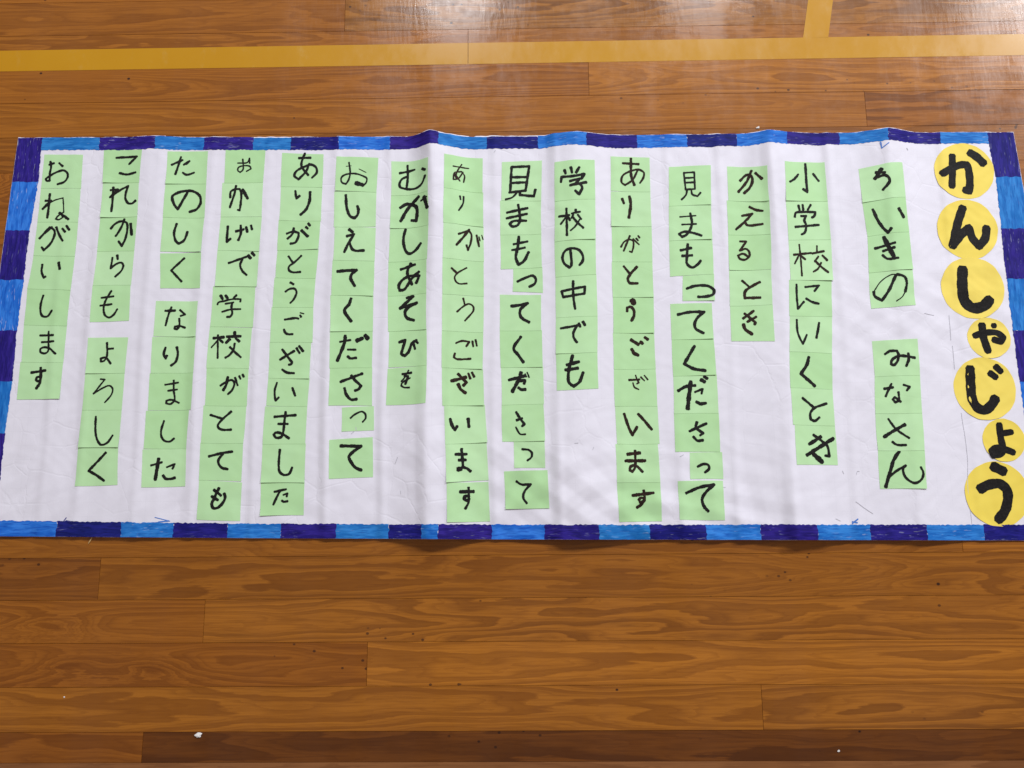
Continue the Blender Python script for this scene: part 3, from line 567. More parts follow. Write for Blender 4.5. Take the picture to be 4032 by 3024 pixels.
も/4,10|-599.1,103.6 -520.5,98.9 -520.1,29.8 -599.7,32.7|4.5:-571.1,85.9 -557.4,75.1;4.5:-561.9,89.1 -567.8,75.5 -570.9,66.1;4.5:-574.5,74.0 -562.6,67.0;4.5:-571.1,68.0 -573.2,60.5 -570.8,53.0 -563.5,52.6 -554.6,60.4 -549.9,70.7 -552.0,79.2
ま/5,9|-484.1,240.4 -405.3,240.7 -406.4,170.1 -485.5,169.6|4.2:-466.0,220.5 -425.8,223.4;3.8:-458.3,206.9 -439.9,206.8;4.2:-445.3,229.8 -446.9,208.4 -448.4,190.9 -451.8,182.3 -461.4,181.4 -465.5,187.2 -461.8,190.6 -450.2,188.6 -436.8,179.7
し/5,10|-485.5,170.0 -405.4,169.9 -405.0,98.6 -485.3,99.1|4.0:-453.0,159.2 -453.6,127.7 -450.8,117.2 -443.0,112.0 -433.6,114.2 -428.8,126.0
た/5,11|-485.3,97.9 -405.0,98.9 -404.2,39.4 -483.4,38.8|3.8:-459.6,81.3 -438.0,85.9;3.8:-449.3,83.1 -460.4,57.9;3.2:-442.8,75.6 -435.4,78.3 -436.4,72.3;3.8:-445.0,65.2 -441.2,63.0 -434.3,64.3
っ/6,8|-339.7,236.4 -280.6,239.2 -279.2,194.4 -338.8,192.3|3.1:-323.3,216.5 -314.3,224.1 -301.9,228.8 -296.1,224.5 -295.0,216.7 -300.5,209.0
て/6,9|-361.0,176.0 -281.1,180.9 -278.7,107.8 -359.3,104.9|5.0:-340.2,164.8 -317.4,164.3 -302.1,164.2 -318.0,152.3 -323.8,144.6 -319.3,134.1 -311.5,124.6 -300.0,119.6
が/7,2|-256.0,656.5 -182.2,657.4 -180.7,589.8 -256.6,588.7|5.6:-237.9,630.0 -224.9,637.4 -208.3,632.3 -204.6,626.0 -205.3,601.7 -215.1,603.3;5.6:-200.9,650.0 -222.6,627.5 -236.3,601.8;6.0:-190.1,647.4 -183.1,623.3;3.2:-196.6,640.4 -184.7,645.9
し/7,3|-256.6,588.1 -180.7,589.8 -182.8,522.7 -257.9,520.1|4.8:-226.3,585.1 -230.1,568.4 -228.4,549.6 -222.2,537.4 -215.0,535.9 -204.8,542.8 -195.7,554.9
あ/8,1|-151.1,734.5 -76.6,731.6 -77.2,660.2 -151.3,665.5|2.4:-134.0,711.1 -119.9,710.6 -103.9,709.6;2.4:-117.5,717.1 -125.3,702.8 -127.7,691.7 -120.7,681.5;2.4:-114.9,701.0 -124.7,685.6 -133.4,682.9 -131.2,697.4 -117.8,701.7 -112.2,693.6 -113.8,679.6;4.5:-131.2,695.3 -125.6,685.5
り/8,2|-151.3,665.5 -75.6,660.1 -75.6,589.8 -151.9,594.3|3.0:-120.5,650.3 -119.4,643.0;3.0:-113.6,650.0 -114.5,636.2 -122.9,620.6
が/8,3|-151.5,593.9 -75.0,589.8 -74.3,519.5 -152.6,524.6|3.4:-123.1,572.5 -103.5,581.0 -98.5,573.0 -99.9,556.0 -105.0,541.4 -107.8,551.6;4.0:-102.5,583.2 -113.3,567.8 -126.9,550.1;3.6:-88.6,572.1 -83.5,548.9;2.0:-84.0,568.9 -81.6,560.5;1.8:-78.6,572.2 -76.0,563.0
見/9,1|-38.9,722.9 40.0,725.0 37.3,641.2 -40.3,643.8|4.5:-19.7,712.3 -23.0,659.6;4.5:-19.7,712.3 14.9,713.5 7.3,663.2 -25.0,659.1;4.5:-17.8,690.5 11.6,691.3;4.5:-19.9,678.7 9.5,680.1;3.2:-8.5,660.7 -19.1,648.8 -32.2,644.6;4.5:-3.8,660.6 -3.9,654.1 23.3,650.6 26.5,664.6
ま/9,2|-42.9,642.7 37.3,640.8 36.8,573.6 -42.6,572.8|4.4:-29.7,617.6 11.0,626.4;4.4:-30.4,605.9 9.8,614.7;4.4:-7.5,633.8 -4.3,601.9 -9.4,591.2 -19.5,589.1 -24.4,594.1 -17.4,599.8 8.3,600.8
も/9,3|-42.6,572.8 36.8,573.6 37.1,506.5 -41.9,503.8|5.0:-6.6,568.5 -9.4,545.3 -12.9,526.5 -8.1,512.1 1.9,518.2 12.1,537.1;4.0:-17.3,553.0 10.3,558.6;4.0:-20.2,541.2 5.2,546.1
学/10,1|64.3,716.4 142.9,721.3 142.4,641.5 63.5,636.2|4.5:83.0,698.9 85.4,690.7;4.5:95.6,703.6 97.8,691.8;4.5:112.1,703.6 105.4,691.9;4.5:76.0,673.8 77.4,684.5 99.7,685.1 122.0,690.3 115.3,679.9;4.5:93.1,674.8 112.7,680.1 105.4,670.5;4.5:93.3,666.2 125.8,673.9;4.5:112.5,670.3 117.0,663.0 111.0,648.3 103.1,655.6
校/10,2|63.5,636.2 142.4,641.5 141.1,560.4 61.9,555.5|4.0:70.9,604.4 91.3,606.5;4.0:85.6,620.0 85.8,592.4 85.7,565.9;3.2:84.3,602.7 74.2,588.7;4.0:88.3,602.9 92.2,595.8;4.0:103.4,617.4 103.9,610.3;3.2:95.3,609.4 112.4,613.3;3.2:98.7,607.2 94.6,599.8;3.6:107.3,607.3 114.1,598.3;4.0:97.2,602.5 107.0,590.8 117.8,580.9;3.0:111.1,598.1 101.8,583.5 92.8,575.5
の/10,3|61.9,555.5 141.1,560.4 140.2,490.0 62.8,484.9|4.4:91.6,540.2 93.0,506.0 89.6,502.4 79.9,510.5 76.5,522.8 82.3,535.9 95.1,540.1 108.9,536.3 115.7,524.3 114.4,514.0 108.4,506.8
あ/7,4|-258.5,520.2 -183.9,522.9 -183.6,455.1 -258.5,452.1|4.8:-234.8,504.7 -206.4,513.1;4.8:-214.7,516.0 -221.6,498.9 -212.0,473.2;4.8:-198.5,498.2 -212.3,486.0 -227.1,464.7 -236.0,462.8 -237.8,472.7 -229.4,484.8 -215.4,490.7 -198.0,490.0 -203.9,475.5
そ/7,5|-258.5,452.1 -183.6,455.1 -182.7,383.8 -256.1,382.6|5.1:-222.1,447.5 -209.6,449.7 -234.4,427.5 -202.3,436.5 -219.3,427.9 -224.8,419.0 -221.7,408.8 -206.8,402.1
び/7,6|-254.2,382.6 -182.3,383.8 -180.8,314.0 -254.2,312.9|4.7:-235.0,360.5 -223.2,364.6 -228.7,344.2 -230.1,338.2 -223.5,333.6 -216.1,341.8 -210.0,357.5 -201.1,363.5;4.3:-207.7,358.4 -203.9,346.2;3.9:-204.1,363.2 -198.4,357.3
を/7,7|-255.5,309.9 -180.8,313.6 -181.8,242.5 -257.2,241.1|3.9:-227.8,298.8 -209.9,301.0;2.5:-215.4,305.8 -223.7,291.4 -229.5,284.7;3.9:-223.8,295.3 -216.4,294.4 -221.5,279.4;2.9:-212.4,290.9 -227.5,282.2 -229.4,276.8 -223.3,273.2 -213.4,272.7
と/8,4|-153.0,524.5 -75.1,519.6 -74.7,450.1 -152.9,453.1|3.6:-136.1,503.9 -124.8,493.4;2.8:-107.3,506.1 -124.8,494.4 -130.1,486.0 -127.7,477.9 -121.8,473.6 -106.6,474.7
う/8,5|-153.2,452.7 -75.1,449.7 -75.7,379.2 -153.0,381.9|3.0:-113.9,445.4 -111.0,433.7;3.0:-125.5,418.1 -114.9,428.1 -103.2,434.4 -95.3,430.0 -94.3,421.9 -110.5,400.9
ご/8,6|-153.4,381.3 -75.7,379.2 -77.1,308.5 -153.3,310.6|3.3:-127.1,357.1 -116.5,361.6 -102.0,360.2 -107.7,351.0;3.3:-96.2,361.7 -94.6,350.9;3.3:-90.3,364.4 -87.8,352.3;3.3:-128.9,337.7 -130.7,329.6 -125.0,326.4 -99.0,327.3
ざ/8,7|-152.8,310.7 -76.1,307.1 -74.2,239.6 -150.9,237.8|5.2:-135.2,284.0 -107.5,292.0;4.6:-122.9,298.1 -106.9,282.0 -113.2,275.6;5.2:-122.4,278.7 -118.3,269.6 -108.4,261.6;3.9:-103.7,299.4 -99.8,289.2;4.3:-97.0,301.1 -92.7,292.6
っ/9,4|-18.1,503.8 37.9,506.6 38.4,455.8 -19.4,459.1|4.4:-10.3,478.0 5.6,485.5 19.5,489.4 25.3,482.0 22.9,473.5 12.3,467.3
て/9,5|-44.1,452.5 34.8,451.2 33.9,381.8 -44.3,382.0|4.9:-22.5,429.3 -6.7,431.3 9.0,434.8 -4.5,423.2 -5.9,413.0 -1.1,404.9 11.8,397.4
く/9,6|-44.3,381.4 35.5,381.7 35.9,311.2 -42.7,310.6|4.9:-4.3,369.6 -18.2,346.6 -9.5,333.6 0.1,319.6
だ/9,7|-42.3,310.6 36.9,311.1 37.4,240.9 -41.0,239.3|5.0:-27.7,286.1 3.8,294.2;5.8:-4.9,300.8 -7.9,289.9 -21.6,263.5;5.0:-7.0,284.6 2.1,285.3 0.7,278.7;5.0:-10.0,271.6 -4.2,267.7 3.5,268.0;2.3:2.8,297.8 5.7,291.8;2.3:6.7,300.7 10.5,290.8
中/10,4|62.8,485.0 140.8,489.7 141.1,407.9 62.2,405.3|4.2:96.0,475.8 95.8,446.5 98.8,420.6;4.2:73.7,456.1 76.8,444.5 117.1,450.8 118.3,464.5 73.7,456.1
で/10,5|62.2,405.3 141.1,407.9 138.9,337.7 60.8,335.4|4.1:70.9,383.5 107.9,389.4;4.1:101.1,386.9 95.0,376.0 94.8,366.0 101.0,355.5;4.1:105.1,392.9 107.8,385.8;5.1:112.9,395.8 116.7,388.9
も/10,6|60.8,335.4 138.9,337.7 139.0,268.5 61.5,265.0|5.1:92.1,331.1 83.7,296.6 84.3,278.8 92.8,271.7 103.5,279.5 111.2,298.1;5.4:80.8,312.9 104.0,318.4;5.4:78.1,303.0 101.8,306.2
い/8,8|-148.0,237.7 -72.8,239.7 -68.0,170.3 -144.8,165.8|5.0:-136.3,212.4 -132.4,199.5 -127.5,191.9 -123.4,199.1;5.0:-103.7,213.6 -101.9,197.5
ま/8,9|-144.8,165.8 -69.6,169.4 -65.8,100.3 -142.2,95.9|4.6:-126.3,146.5 -105.8,147.2;4.6:-120.3,136.0 -107.2,136.5;4.6:-115.3,157.1 -112.2,122.5;4.6:-113.2,122.5 -118.7,120.5 -120.2,117.2;7.6:-121.5,119.6 -116.0,119.6;4.6:-111.3,122.9 -104.8,120.7 -98.6,115.4
す/8,10|-141.6,95.0 -66.2,96.6 -63.5,25.9 -140.1,24.7|5.3:-117.5,78.3 -92.9,79.0;3.8:-102.2,86.4 -101.7,67.2 -102.7,57.9 -108.2,47.7;4.7:-101.7,71.4 -108.8,69.9 -110.1,65.3 -105.4,62.9 -100.8,66.2
さ/9,8|-41.4,240.0 36.3,240.4 38.3,171.5 -40.3,170.9|4.2:-13.9,209.8 -3.2,213.6;4.2:-14.6,225.3 -7.6,214.0 0.6,201.9 -3.9,198.5;2.7:-15.3,197.0 -7.2,183.9 2.7,183.4
っ/9,9|-19.4,170.8 37.2,171.5 38.0,122.0 -18.7,122.1|3.6:-4.2,156.0 8.1,154.2 14.1,148.3 12.7,140.7 5.4,134.7
て/9,10|-37.7,115.2 42.1,116.8 44.4,48.5 -35.2,47.7|3.8:-15.1,97.3 -6.7,91.6 11.2,91.3 -0.2,78.4 -2.7,67.5 3.7,56.8
あ/11,1|174.9,731.3 251.5,728.5 250.6,658.0 173.4,660.6|4.1:198.4,717.4 230.1,715.2;4.5:214.9,727.2 214.2,706.0 214.6,688.6 220.1,671.0;3.5:228.3,704.2 216.4,682.0 202.0,671.6 195.3,677.1 197.5,691.0 211.0,699.5 229.3,703.8 239.2,697.2 237.8,686.4 230.8,675.6
り/11,2|173.4,658.4 250.6,658.0 250.4,587.0 172.4,587.9|4.4:195.1,643.8 198.4,633.6;5.0:209.4,648.5 211.5,635.1 210.0,620.4 206.9,604.0
が/11,3|173.0,586.9 250.4,587.0 249.4,515.5 172.4,516.2|3.0:189.6,544.6 196.4,555.3 206.6,560.1 213.4,557.3 214.1,546.8 210.7,534.4 206.2,536.2;3.4:207.8,567.8 194.8,536.9;2.6:213.6,561.5 225.1,549.5;3.0:219.6,562.4 223.4,557.7;3.0:223.7,567.6 226.5,563.3
見/12,1|288.3,707.7 370.7,711.3 367.3,630.0 285.7,627.2|3.2:317.1,695.3 319.1,660.2;3.2:316.7,695.3 337.6,696.8 337.4,661.9 319.1,660.4;3.2:318.1,684.3 337.5,685.5;3.6:318.7,674.6 337.0,675.8;3.2:322.1,659.7 319.4,649.8 310.3,639.9;3.2:330.2,660.2 331.9,650.7 341.7,646.7 348.1,654.3
ま/12,2|285.1,626.6 367.3,629.4 366.1,559.9 283.1,557.1|2.4:305.4,604.6 336.9,607.0;2.8:308.7,589.1 337.1,590.1;4.2:326.1,612.0 328.1,589.4 318.2,569.5 308.0,563.7 302.7,570.2 312.5,574.4 328.3,572.1 345.9,566.1
も/12,3|283.1,556.7 366.1,559.5 365.1,489.7 282.1,485.5|4.4:318.4,549.7 315.9,524.8 315.2,510.3 325.2,502.3 335.3,508.1 342.0,516.3;4.4:303.9,536.8 325.3,541.6;4.4:306.4,525.7 326.3,526.7
か/13,1|401.7,707.1 476.3,702.7 476.2,631.9 401.2,637.2|4.5:425.7,676.9 438.0,688.5 446.5,686.9 449.3,679.8 444.1,663.1 431.7,650.9;4.5:448.3,697.0 439.2,676.5 420.9,653.7;4.5:455.1,691.4 466.5,677.5
え/13,2|397.5,637.2 476.7,632.4 475.8,565.5 397.1,567.8|4.2:440.5,623.2 452.2,616.0 464.6,612.7;4.2:425.3,605.1 445.2,608.7 430.7,593.7 412.4,577.6;4.2:431.0,591.6 434.6,586.1 463.3,586.5
る/13,3|397.1,567.8 476.3,565.1 473.8,496.2 395.3,496.8|3.6:418.6,553.6 430.8,552.9 417.5,535.2 429.6,538.2 435.0,532.3 434.6,523.1 426.4,516.6 417.0,518.3 413.5,525.2 423.1,528.5 431.7,523.2
と/11,4|171.3,515.2 249.4,515.6 249.1,445.4 171.3,445.7|4.0:193.9,506.5 205.3,490.8;4.6:219.6,505.1 205.2,489.3 201.0,480.1 204.7,472.9 219.9,472.2
う/11,5|171.3,445.7 249.1,445.4 247.5,375.3 170.2,375.4|8.3:207.6,439.1 211.8,432.0;4.7:197.6,416.7 198.2,423.9 205.2,425.5 210.5,418.9 210.5,408.7 205.2,398.1
ご/11,6|169.2,374.4 247.5,374.7 247.8,305.9 169.1,305.3|5.5:203.0,361.4 217.3,351.9;5.5:221.0,357.3 225.2,353.9;5.5:229.5,365.8 235.2,361.8;5.5:203.7,343.3 208.9,334.7 216.2,331.3
ざ/11,7|169.1,304.7 247.4,305.1 247.8,234.9 168.9,234.7|3.3:196.5,283.9 216.9,284.9;2.5:209.5,293.2 212.1,284.9 215.2,279.0 211.2,276.7;2.5:204.1,278.7 206.4,270.8 214.7,265.9;2.5:219.0,289.8 225.9,282.4;2.5:225.9,292.7 232.3,284.4
っ/12,4|306.4,485.7 366.1,489.2 365.0,437.6 303.7,437.2|4.7:312.5,460.4 325.5,464.8 341.2,466.7 354.9,464.5 364.3,456.8 362.0,448.7 350.0,444.7 333.2,443.8
て/12,5|280.0,430.5 358.9,431.6 358.7,363.0 280.0,361.5|4.7:293.1,409.3 317.2,414.2 343.7,414.4 330.4,403.0 324.4,391.3 326.5,381.3 340.6,372.7
く/12,6|280.0,360.9 358.7,362.6 359.9,293.5 279.9,291.3|5.1:322.3,348.2 301.4,314.1 317.9,304.6 340.5,300.5
だ/12,7|279.9,290.7 360.9,293.1 360.6,220.9 278.2,220.4|5.0:287.5,262.6 302.9,270.9 320.3,272.7;6.6:312.0,280.1 308.0,256.6 303.9,228.4;3.7:318.7,260.0 333.1,265.8 331.1,256.8;5.0:320.4,241.9 328.3,238.0 338.4,239.3;6.6:331.4,283.4 338.0,279.3;5.8:337.5,289.3 343.1,285.7
と/13,4|394.7,495.8 473.2,494.7 471.8,426.9 392.6,425.9|3.6:418.1,475.0 432.5,461.3;4.6:451.6,471.2 432.9,461.5 422.8,452.9 421.4,440.6 450.6,440.3
き/13,5|392.9,425.2 472.3,425.8 471.7,355.6 391.8,357.5|4.3:415.9,400.3 436.8,414.8;4.3:423.6,393.7 440.9,403.2;4.3:419.3,410.3 438.7,392.0 436.7,388.0;5.3:416.1,389.2 418.5,380.1 431.2,369.3
い/11,8|169.3,235.2 248.3,235.7 249.3,164.9 170.9,164.6|4.6:185.7,220.3 192.6,196.7 199.8,180.5 209.0,195.8;4.6:211.8,220.0 221.9,208.4 236.1,190.5
ま/11,9|167.6,163.8 246.0,164.0 247.7,93.8 168.2,93.8|5.0:188.8,144.6 213.0,147.6;5.1:184.9,132.6 222.0,133.0;4.2:203.5,151.7 202.2,120.4 197.0,112.7 192.4,115.5 194.0,121.8 203.4,124.2 216.3,112.4
す/11,10|168.2,93.2 247.6,93.4 247.8,24.1 170.2,23.2|4.9:195.8,69.8 234.4,74.3;4.2:216.9,79.0 216.7,60.3 209.5,57.1 207.2,62.3 211.7,65.6 217.2,64.1 213.2,54.8 203.0,47.8
さ/12,8|278.2,219.9 361.0,220.4 360.1,149.2 277.5,149.7|4.4:305.1,186.8 337.5,201.2;4.4:319.9,204.0 317.5,194.0 330.3,183.0 324.3,178.9;4.4:311.8,176.7 319.1,169.0 329.6,170.1
っ/12,9|303.8,147.2 363.5,147.9 363.1,99.3 302.3,99.5|4.2:317.0,121.1 328.2,126.1 336.6,124.2 337.8,117.6 329.7,110.5
て/12,10|279.2,95.0 362.0,95.5 361.3,25.1 279.6,26.6|4.7:293.5,73.2 318.4,83.5 344.9,88.3 329.1,74.4 322.2,61.5 324.3,50.3 332.2,40.1
小/14,1|511.4,711.9 591.8,713.1 592.3,633.7 508.6,631.7|3.9:518.9,669.6 528.3,675.8 537.6,686.5;4.5:553.3,708.9 553.2,682.3 552.9,650.6 545.0,656.6;3.9:567.9,689.5 578.5,674.5
学/14,2|508.5,630.9 592.3,633.3 592.9,556.0 509.5,552.8|4.0:533.2,622.8 535.1,612.6;4.0:542.0,624.3 542.6,612.9;4.0:558.3,624.9 551.4,614.2;4.0:524.5,598.6 527.0,607.0 544.9,609.9 566.6,610.2 564.0,602.1 558.7,598.9;4.0:537.1,601.2 547.6,602.1 543.4,593.2 546.2,582.8 542.4,568.0 535.5,564.0;4.0:524.2,578.8 572.0,584.6
校/14,3|509.1,552.4 593.2,555.6 590.9,474.1 508.7,474.1|3.8:517.7,523.1 552.8,527.8;3.0:529.9,544.0 531.1,510.1 531.3,481.6;3.0:527.9,522.4 518.6,505.4;3.8:531.0,522.5 540.1,514.4;3.0:564.9,542.2 563.9,529.3;3.6:554.7,526.8 578.1,531.7;3.0:566.4,521.1 557.9,510.3;3.8:574.0,523.3 582.9,513.1;3.8:558.7,512.8 568.0,502.6 583.1,489.4;3.0:570.9,508.8 563.5,496.3 553.9,490.0
ち/15,1|655.7,696.9 737.6,706.1 738.7,636.5 657.4,628.2|4.5:685.0,686.2 701.1,683.9;6.1:695.7,692.8 688.6,681.0 682.8,673.4;4.5:688.3,675.9 699.1,679.1 706.5,673.1 707.9,665.8 695.3,649.7
い/15,2|657.4,628.2 738.7,636.1 739.8,566.3 662.3,559.9|4.8:675.0,612.6 682.8,590.3 692.7,572.1 699.2,564.5 705.1,572.5;5.6:722.3,611.7 730.8,594.2
き/15,3|661.9,559.5 739.7,565.2 740.7,492.5 659.0,487.4|4.2:673.3,534.3 710.5,543.9;4.2:687.7,528.6 709.0,534.9;6.8:691.3,555.9 705.8,516.6;4.2:686.5,521.0 694.1,513.3 714.2,513.6
に/14,4|505.7,473.6 588.3,474.0 584.0,403.2 501.8,403.9|3.6:519.4,464.9 518.7,442.4 518.8,417.0 531.9,431.4;3.6:535.8,459.8 563.1,463.2 553.3,451.8;4.1:536.3,437.5 546.8,430.9 560.0,427.3
い/14,5|502.7,402.6 583.9,403.0 577.9,331.6 497.1,335.1|3.5:515.5,396.0 515.1,376.0 517.8,361.8 523.7,348.9 532.6,367.1;4.1:557.9,390.2 550.5,360.6
く/14,6|497.4,334.5 577.8,331.2 573.6,263.4 493.7,266.2|5.2:533.3,324.0 527.9,308.6 515.7,291.8 527.6,281.0 540.3,268.3
の/15,4|659.0,486.8 740.0,491.8 739.0,422.0 657.2,417.0|4.7:707.1,479.8 693.0,452.2 678.4,431.7 666.2,440.9 665.1,449.5;1.8:665.1,449.5 679.6,469.2 699.2,481.5 708.9,481.6;4.2:708.9,481.6 723.0,476.4 726.2,465.4 721.9,447.4;1.8:721.9,447.4 714.9,437.2 704.4,429.7
み/15,5|653.4,353.2 736.9,356.5 735.3,287.8 653.1,286.2|4.3:675.2,328.1 685.2,333.9 697.1,333.9 699.1,326.3 696.4,314.6 689.1,306.8 684.2,308.9 686.3,315.8 698.9,323.9 728.6,319.8;4.3:716.7,328.6 716.6,317.8 711.1,304.4
な/15,6|652.7,285.8 735.4,287.4 732.1,216.9 648.0,217.1|4.3:667.9,262.5 684.2,265.0;3.7:681.9,271.9 669.1,247.8;3.7:702.9,269.4 713.2,265.1 707.6,258.2;3.7:692.9,256.1 691.7,240.5 685.4,236.4 681.3,242.3 685.5,246.5 695.3,237.2
と/14,7|494.1,266.3 573.6,263.3 572.4,194.9 493.1,197.0|4.1:515.0,246.3 535.3,228.1;4.1:560.2,235.9 535.1,226.7 527.3,216.4 527.3,205.7 535.0,203.3 544.3,210.0
き/14,8|496.5,196.6 572.4,194.9 571.7,122.8 494.3,123.4|5.4:520.5,159.9 544.3,174.3;5.7:514.3,139.9 567.6,170.9;4.4:529.9,177.6 545.6,165.7 554.7,157.2 557.1,138.2 549.3,139.2;7.7:527.3,141.9 542.8,127.3
さ/15,7|647.9,216.2 732.2,216.2 729.3,147.9 646.6,148.6|5.2:659.5,172.5 674.9,182.3 698.9,195.2;3.5:670.0,206.2 682.6,186.4 703.9,169.8;3.8:673.2,163.7 680.2,158.3 697.5,157.3
ん/15,8|646.6,148.0 729.8,147.6 726.1,78.7 644.1,79.1|5.3:684.2,145.6 674.2,132.5 662.6,103.6 654.3,81.3;3.8:662.2,99.8 676.8,110.9 693.1,120.0 688.0,114.5 689.5,101.4 699.3,90.4 707.8,88.4 718.8,95.4 722.8,106.6 719.0,116.9"""
DISCS = """か/1|861.3,691.6 57.4,57.8|12.8:841.1,723.7 838.8,696.8 834.0,659.3;13.6:817.8,685.9 834.2,695.7 855.4,704.3 867.6,705.0 870.2,692.4 869.1,662.5 866.7,649.7 858.1,653.0;15.3:876.1,729.9 889.1,720.1 900.7,706.5
ん/2|855.0,572.2 57.6,60.2|15.1:850.6,616.4 837.8,586.3 822.7,537.5;14.7:824.1,540.6 839.6,559.0 857.5,575.4 862.9,552.8 873.1,538.1 886.5,553.5 891.7,575.6
し/3|852.2,455.5 59.2,60.5|18.9:837.0,493.1 832.5,455.8 834.8,429.8 848.6,416.1 868.2,419.2 882.3,432.3
ゃ/4|872.7,358.0 40.3,38.9|11.1:845.8,361.9 862.7,367.3 887.9,367.5 899.3,358.9 893.6,350.1 880.7,354.8;13.4:862.0,383.2 862.2,361.4 868.6,332.1;10.4:884.5,383.2 884.7,379.6
じ/5|854.8,261.7 57.1,58.9|16.4:831.2,300.4 829.4,267.3 829.8,240.0 839.0,224.6 851.0,221.8 864.7,232.2 872.6,243.7;11.8:867.3,291.0 877.8,282.5;11.4:878.9,303.0 887.9,293.1
ょ/6|878.8,165.5 38.5,39.7|11.5:873.5,194.6 873.9,170.2 874.6,146.4 868.2,139.9 856.6,137.7 853.9,145.7 864.0,151.3 882.3,147.3 894.0,142.5;10.4:878.6,178.2 895.2,180.5
う/7|855.7,67.9 58.2,58.6|16.4:853.7,117.8 872.6,107.9;16.4:825.4,76.4 841.6,84.2 862.2,85.9 873.2,76.1 874.3,61.3 866.0,37.3 851.9,21.2"""
MARKS = """b1.8:697.2,747.2 698.8,734.0 711.9,743.6
b1.8:698.8,734.0 698.5,745.8
b2.4:589.3,16.8 599.5,24.7
b2.4:589.6,19.9 598.0,18.0
b1.3:-675.8,36.5 -648.7,29.6 -679.1,26.6
b1.3:-650.8,30.6 -668.8,28.6
d1.5:-844.2,30.9 -839.6,37.1
d1.5:-840.0,31.9 -831.4,30.4
p1.0:598.5,55.7 615.5,42.7 628.0,33.8
p1.0:559.4,25.5 568.0,21.3
p1.0:579.4,111.6 581.5,105.9
p1.0:603.9,105.1 606.3,110.7 610.1,110.2
p1.0:802.7,402.2 801.7,354.4
p1.0:803.7,343.6 802.8,299.1
p1.0:755.3,405.6 773.6,402.1
p2.0:751.0,737.0 753.0,733.7
p1.2:-51.4,747.5 -53.7,743.6
p0.8:807.0,216.9 809.6,133.0 804.2,80.4 804.7,13.9
p1.0:285.3,139.7 292.2,143.5
p1.0:362.1,83.3 365.9,83.3
p1.0:-226.7,81.3 -226.2,75.7
p1.0:92.3,164.9 99.0,165.5
p1.0:125.2,153.4 127.3,157.8
p1.2:-312.9,199.5 -311.8,193.7
p1.2:-321.1,187.0 -315.6,191.8
p1.2:-238.1,130.6 -233.4,142.9"""
ORD = ['first', 'second', 'third', 'fourth', 'fifth', 'sixth', 'seventh', 'eighth', 'ninth', 'tenth', 'eleventh', 'twelfth', 'thirteenth', 'fourteenth', 'fifteenth']
for line in CARDS.split('\n'):
    head, quad, sts = line.split('|')
    ch, pos = head.split('/'); col_, row_ = [int(a) for a in pos.split(',')]
    Q = np.array([[float(a) / 1000 for a in p.split(',')] for p in quad.split()])  # TL TR BR BL
    r2 = random.Random(col_ * 31 + row_)
    a1, a2, a3 = r2.uniform(.0, .00015), r2.uniform(.0, .00015), r2.uniform(0, .00006)
    if r2.random() < .22: a2 += r2.uniform(.0008, .0022)
    if r2.random() < .18: a1 += r2.uniform(.0008, .0022)
    bow = [r2.uniform(-.0006, .0006) for _ in range(4)]
    TL, TR, BR, BL = Q
    inv = None
    def lift(u, v, a1=a1, a2=a2, a3=a3):
        # v=0 top edge, glued; v=1 bottom edge, laps over the next card and curls a little
        return .0002 + .00028 * v + a1 * (v ** 6) * (1 - u) ** 2 + a2 * (v ** 6) * u ** 2 + a3 * (np.abs(u - .5) * 2) ** 8
    def fn(u, v):
        v = 1 - v
        x = (TL[0] * (1 - u) + TR[0] * u) * (1 - v) + (BL[0] * (1 - u) + BR[0] * u) * v + bow[0] * np.sin(v * 3.14) * (1 - u) + bow[1] * np.sin(v * 3.14) * u
        y = (TL[1] * (1 - u) + TR[1] * u) * (1 - v) + (BL[1] * (1 - u) + BR[1] * u) * v + bow[2] * np.sin(u * 3.14) * (1 - v) + bow[3] * np.sin(u * 3.14) * v
        y = y - v * .0009
        return x, y, height(x, y) + lift(u, v)
    card = grid_obj('note_card', fn, 16, 16, GREEN, banner, .0002)
    card['label'] = 'green paper card lettered ' + ch + ', ' + ORD[row_ - 1] + ' from the top in the ' + ORD[col_ - 1] + ' column from the left'
    cx, cy = Q.mean(0); ex, ey = (TR - TL + BR - BL) / 2, (BL - TL + BR - TR) / 2
    D = ex[0] * ey[1] - ex[1] * ey[0]
    def zf(x, y):
        px_, py_ = x - cx, y - cy
        u = np.clip((px_ * ey[1] - py_ * ey[0]) / D + .5, 0, 1); v = np.clip((ex[0] * py_ - ex[1] * px_) / D + .5, 0, 1)
        return height(x, y) + lift(u, v) + .00022
    st = parse(sts)
    o = link('letter', stroke_mesh('letter', st, zf, .13, 1.22, .10), INK, card)
    brown = col_ == 11 or (col_ == 8 and row_ in (1, 3, 4, 5, 6, 7)) or (col_ == 14 and row_ == 3) or (col_ == 13)
    o.color = (2.0, 1.1, 0.8, 1) if brown else (1, 1, 1, 1)
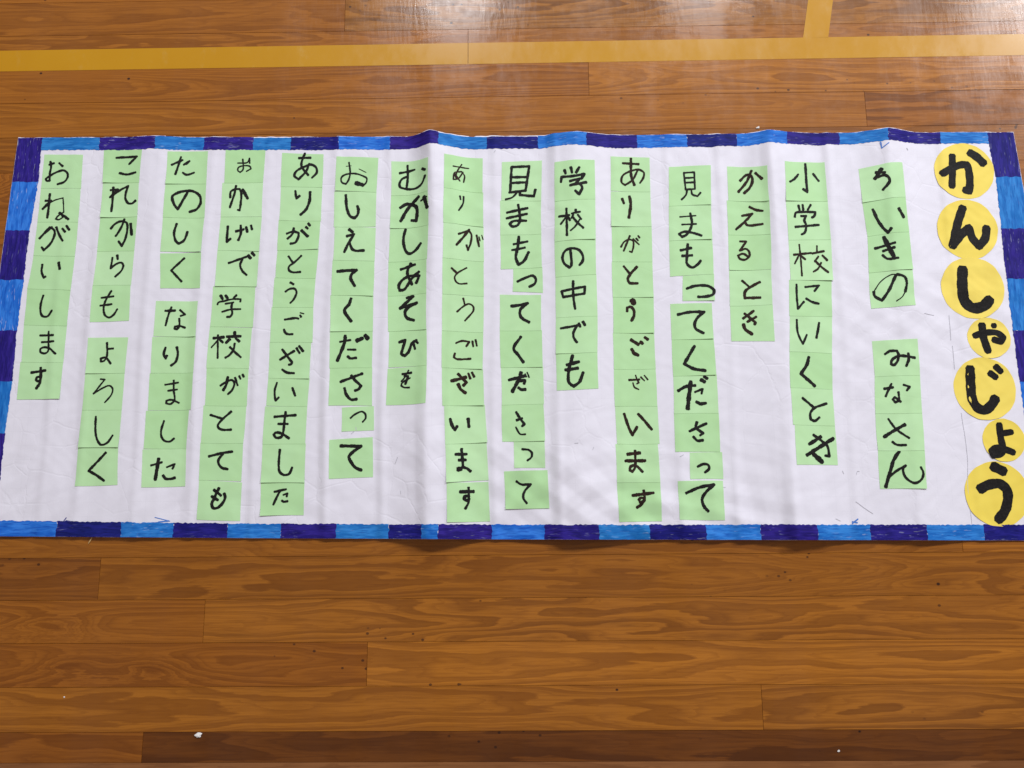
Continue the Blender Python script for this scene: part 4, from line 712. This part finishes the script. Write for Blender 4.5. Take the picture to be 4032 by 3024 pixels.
for line in DISCS.split('\n'):
    head, cc, sts = line.split('|'); ch, num = head.split('/')
    c0, rxy = cc.split(); cx, cy = [float(a) / 1000 for a in c0.split(',')]; rx, ry = [float(a) / 1000 for a in rxy.split(',')]
    NR, NA = 26, 96
    V = [(cx, cy, float(height(cx, cy)) + .0003)]; F = []
    for i in range(1, NR + 1):
        for j in range(NA):
            a = j / NA * 2 * math.pi; q = i / NR; jj = 1 + (.005 * math.sin(5 * a + float(num)) + .004 * math.sin(9 * a) + .003 * math.sin(17 * a + 2))
            x, y = cx + rx * q * jj * math.cos(a), cy + ry * q * jj * math.sin(a)
            V.append((x, y, float(height(x, y)) + .0003 + .0008 * q ** 8 * (.5 + .5 * math.sin(a * 2 + float(num)))))
    for j in range(NA): F.append((0, 1 + j, 1 + (j + 1) % NA))
    for i in range(NR - 1):
        for j in range(NA):
            a, b = 1 + i * NA + j, 1 + i * NA + (j + 1) % NA; F.append((a, a + NA, b + NA, b))
    ntop = len(F); base = len(V)
    for dz_ in (0, .00022):
        for j in range(NA): x, y, z = V[1 + (NR - 1) * NA + j]; V.append((x, y, z - dz_))
    for j in range(NA): F.append((base + j, base + NA + j, base + NA + (j + 1) % NA, base + (j + 1) % NA))
    me = mesh('title_disc', V, F); o = link('title_disc', me, DISC, banner)
    me.polygons.foreach_set('use_smooth', [i < ntop for i in range(len(F))])
    o['label'] = 'round yellow paper disc with big letter ' + ch + ', ' + ORD[int(num) - 1] + ' from the top'
    def zd(x, y):
        q = np.sqrt(((x - cx) / rx) ** 2 + ((y - cy) / ry) ** 2)
        return height(x, y) + .0005 + .0008 * np.clip(q, 0, 1) ** 8
    link('letter', stroke_mesh('letter', parse(sts), zd, .03, 1.10), INK, o)
zm = lambda x, y: height(x, y) + .00055
for m_ in MARKS.split('\n'):
    kd = m_[0]
    o = link('pencil_mark' if kd == 'p' else 'marker_scribble', stroke_mesh('mark', parse(m_[1:]), zm, .1), {'p': PENCIL, 'b': BLUEPEN, 'd': DARKPEN}[kd], banner)

# ------------------------------------------------------------------ crumbs on the floor
def scrap(pos, r, label, mat, sx=1.0, seed=1, ang=0, flat=.5):
    bm = bmesh.new(); bmesh.ops.create_icosphere(bm, subdivisions=2, radius=r)
    q = random.Random(seed); ph = [q.uniform(0, 6) for _ in range(6)]
    for v in bm.verts:
        k = 1 + .28 * math.sin(v.co.x / r * 3 + ph[0]) * math.sin(v.co.y / r * 4 + ph[1]) + q.uniform(-.14, .14)
        v.co *= k; v.co.x *= sx; v.co.z = max(v.co.z * flat, -r * flat * .7)
    lo = min(v.co.z for v in bm.verts)
    for v in bm.verts: v.co.z -= lo
    me = bpy.data.meshes.new('scrap'); bm.to_mesh(me); bm.free()
    o = link('paper_scrap' if mat is SCRAP else 'wood_splinter', me, mat); o.location = (pos[0], pos[1], .0001); o.rotation_euler = (0, 0, ang)
    o['label'] = label; o['category'] = 'scrap' if mat is SCRAP else 'splinter'
S = FLOOR['scraps']
scrap(S[0], .0042, 'white crumpled paper crumb on the seam near the dark bottom floorboard', SCRAP, 1.35, 3, .2)
scrap(S[1], .0013, 'tiny white speck on the floorboard near the lower left corner', SCRAP, 1.2, 5, .4)
scrap(S[2], .0017, 'tiny pale speck on the dark bottom floorboard, right of centre', SCRAP, 1.3, 8, .1)
scrap(S[3], .0022, 'small pale flake on the floor just above the banner, right of centre', SCRAP, 1.8, 9, .3)
scrap(S[4], .0011, 'thin straw coloured splinter on the floor just below the banner, far left', STRAW, 7.0, 11, 1.05, 1.0)
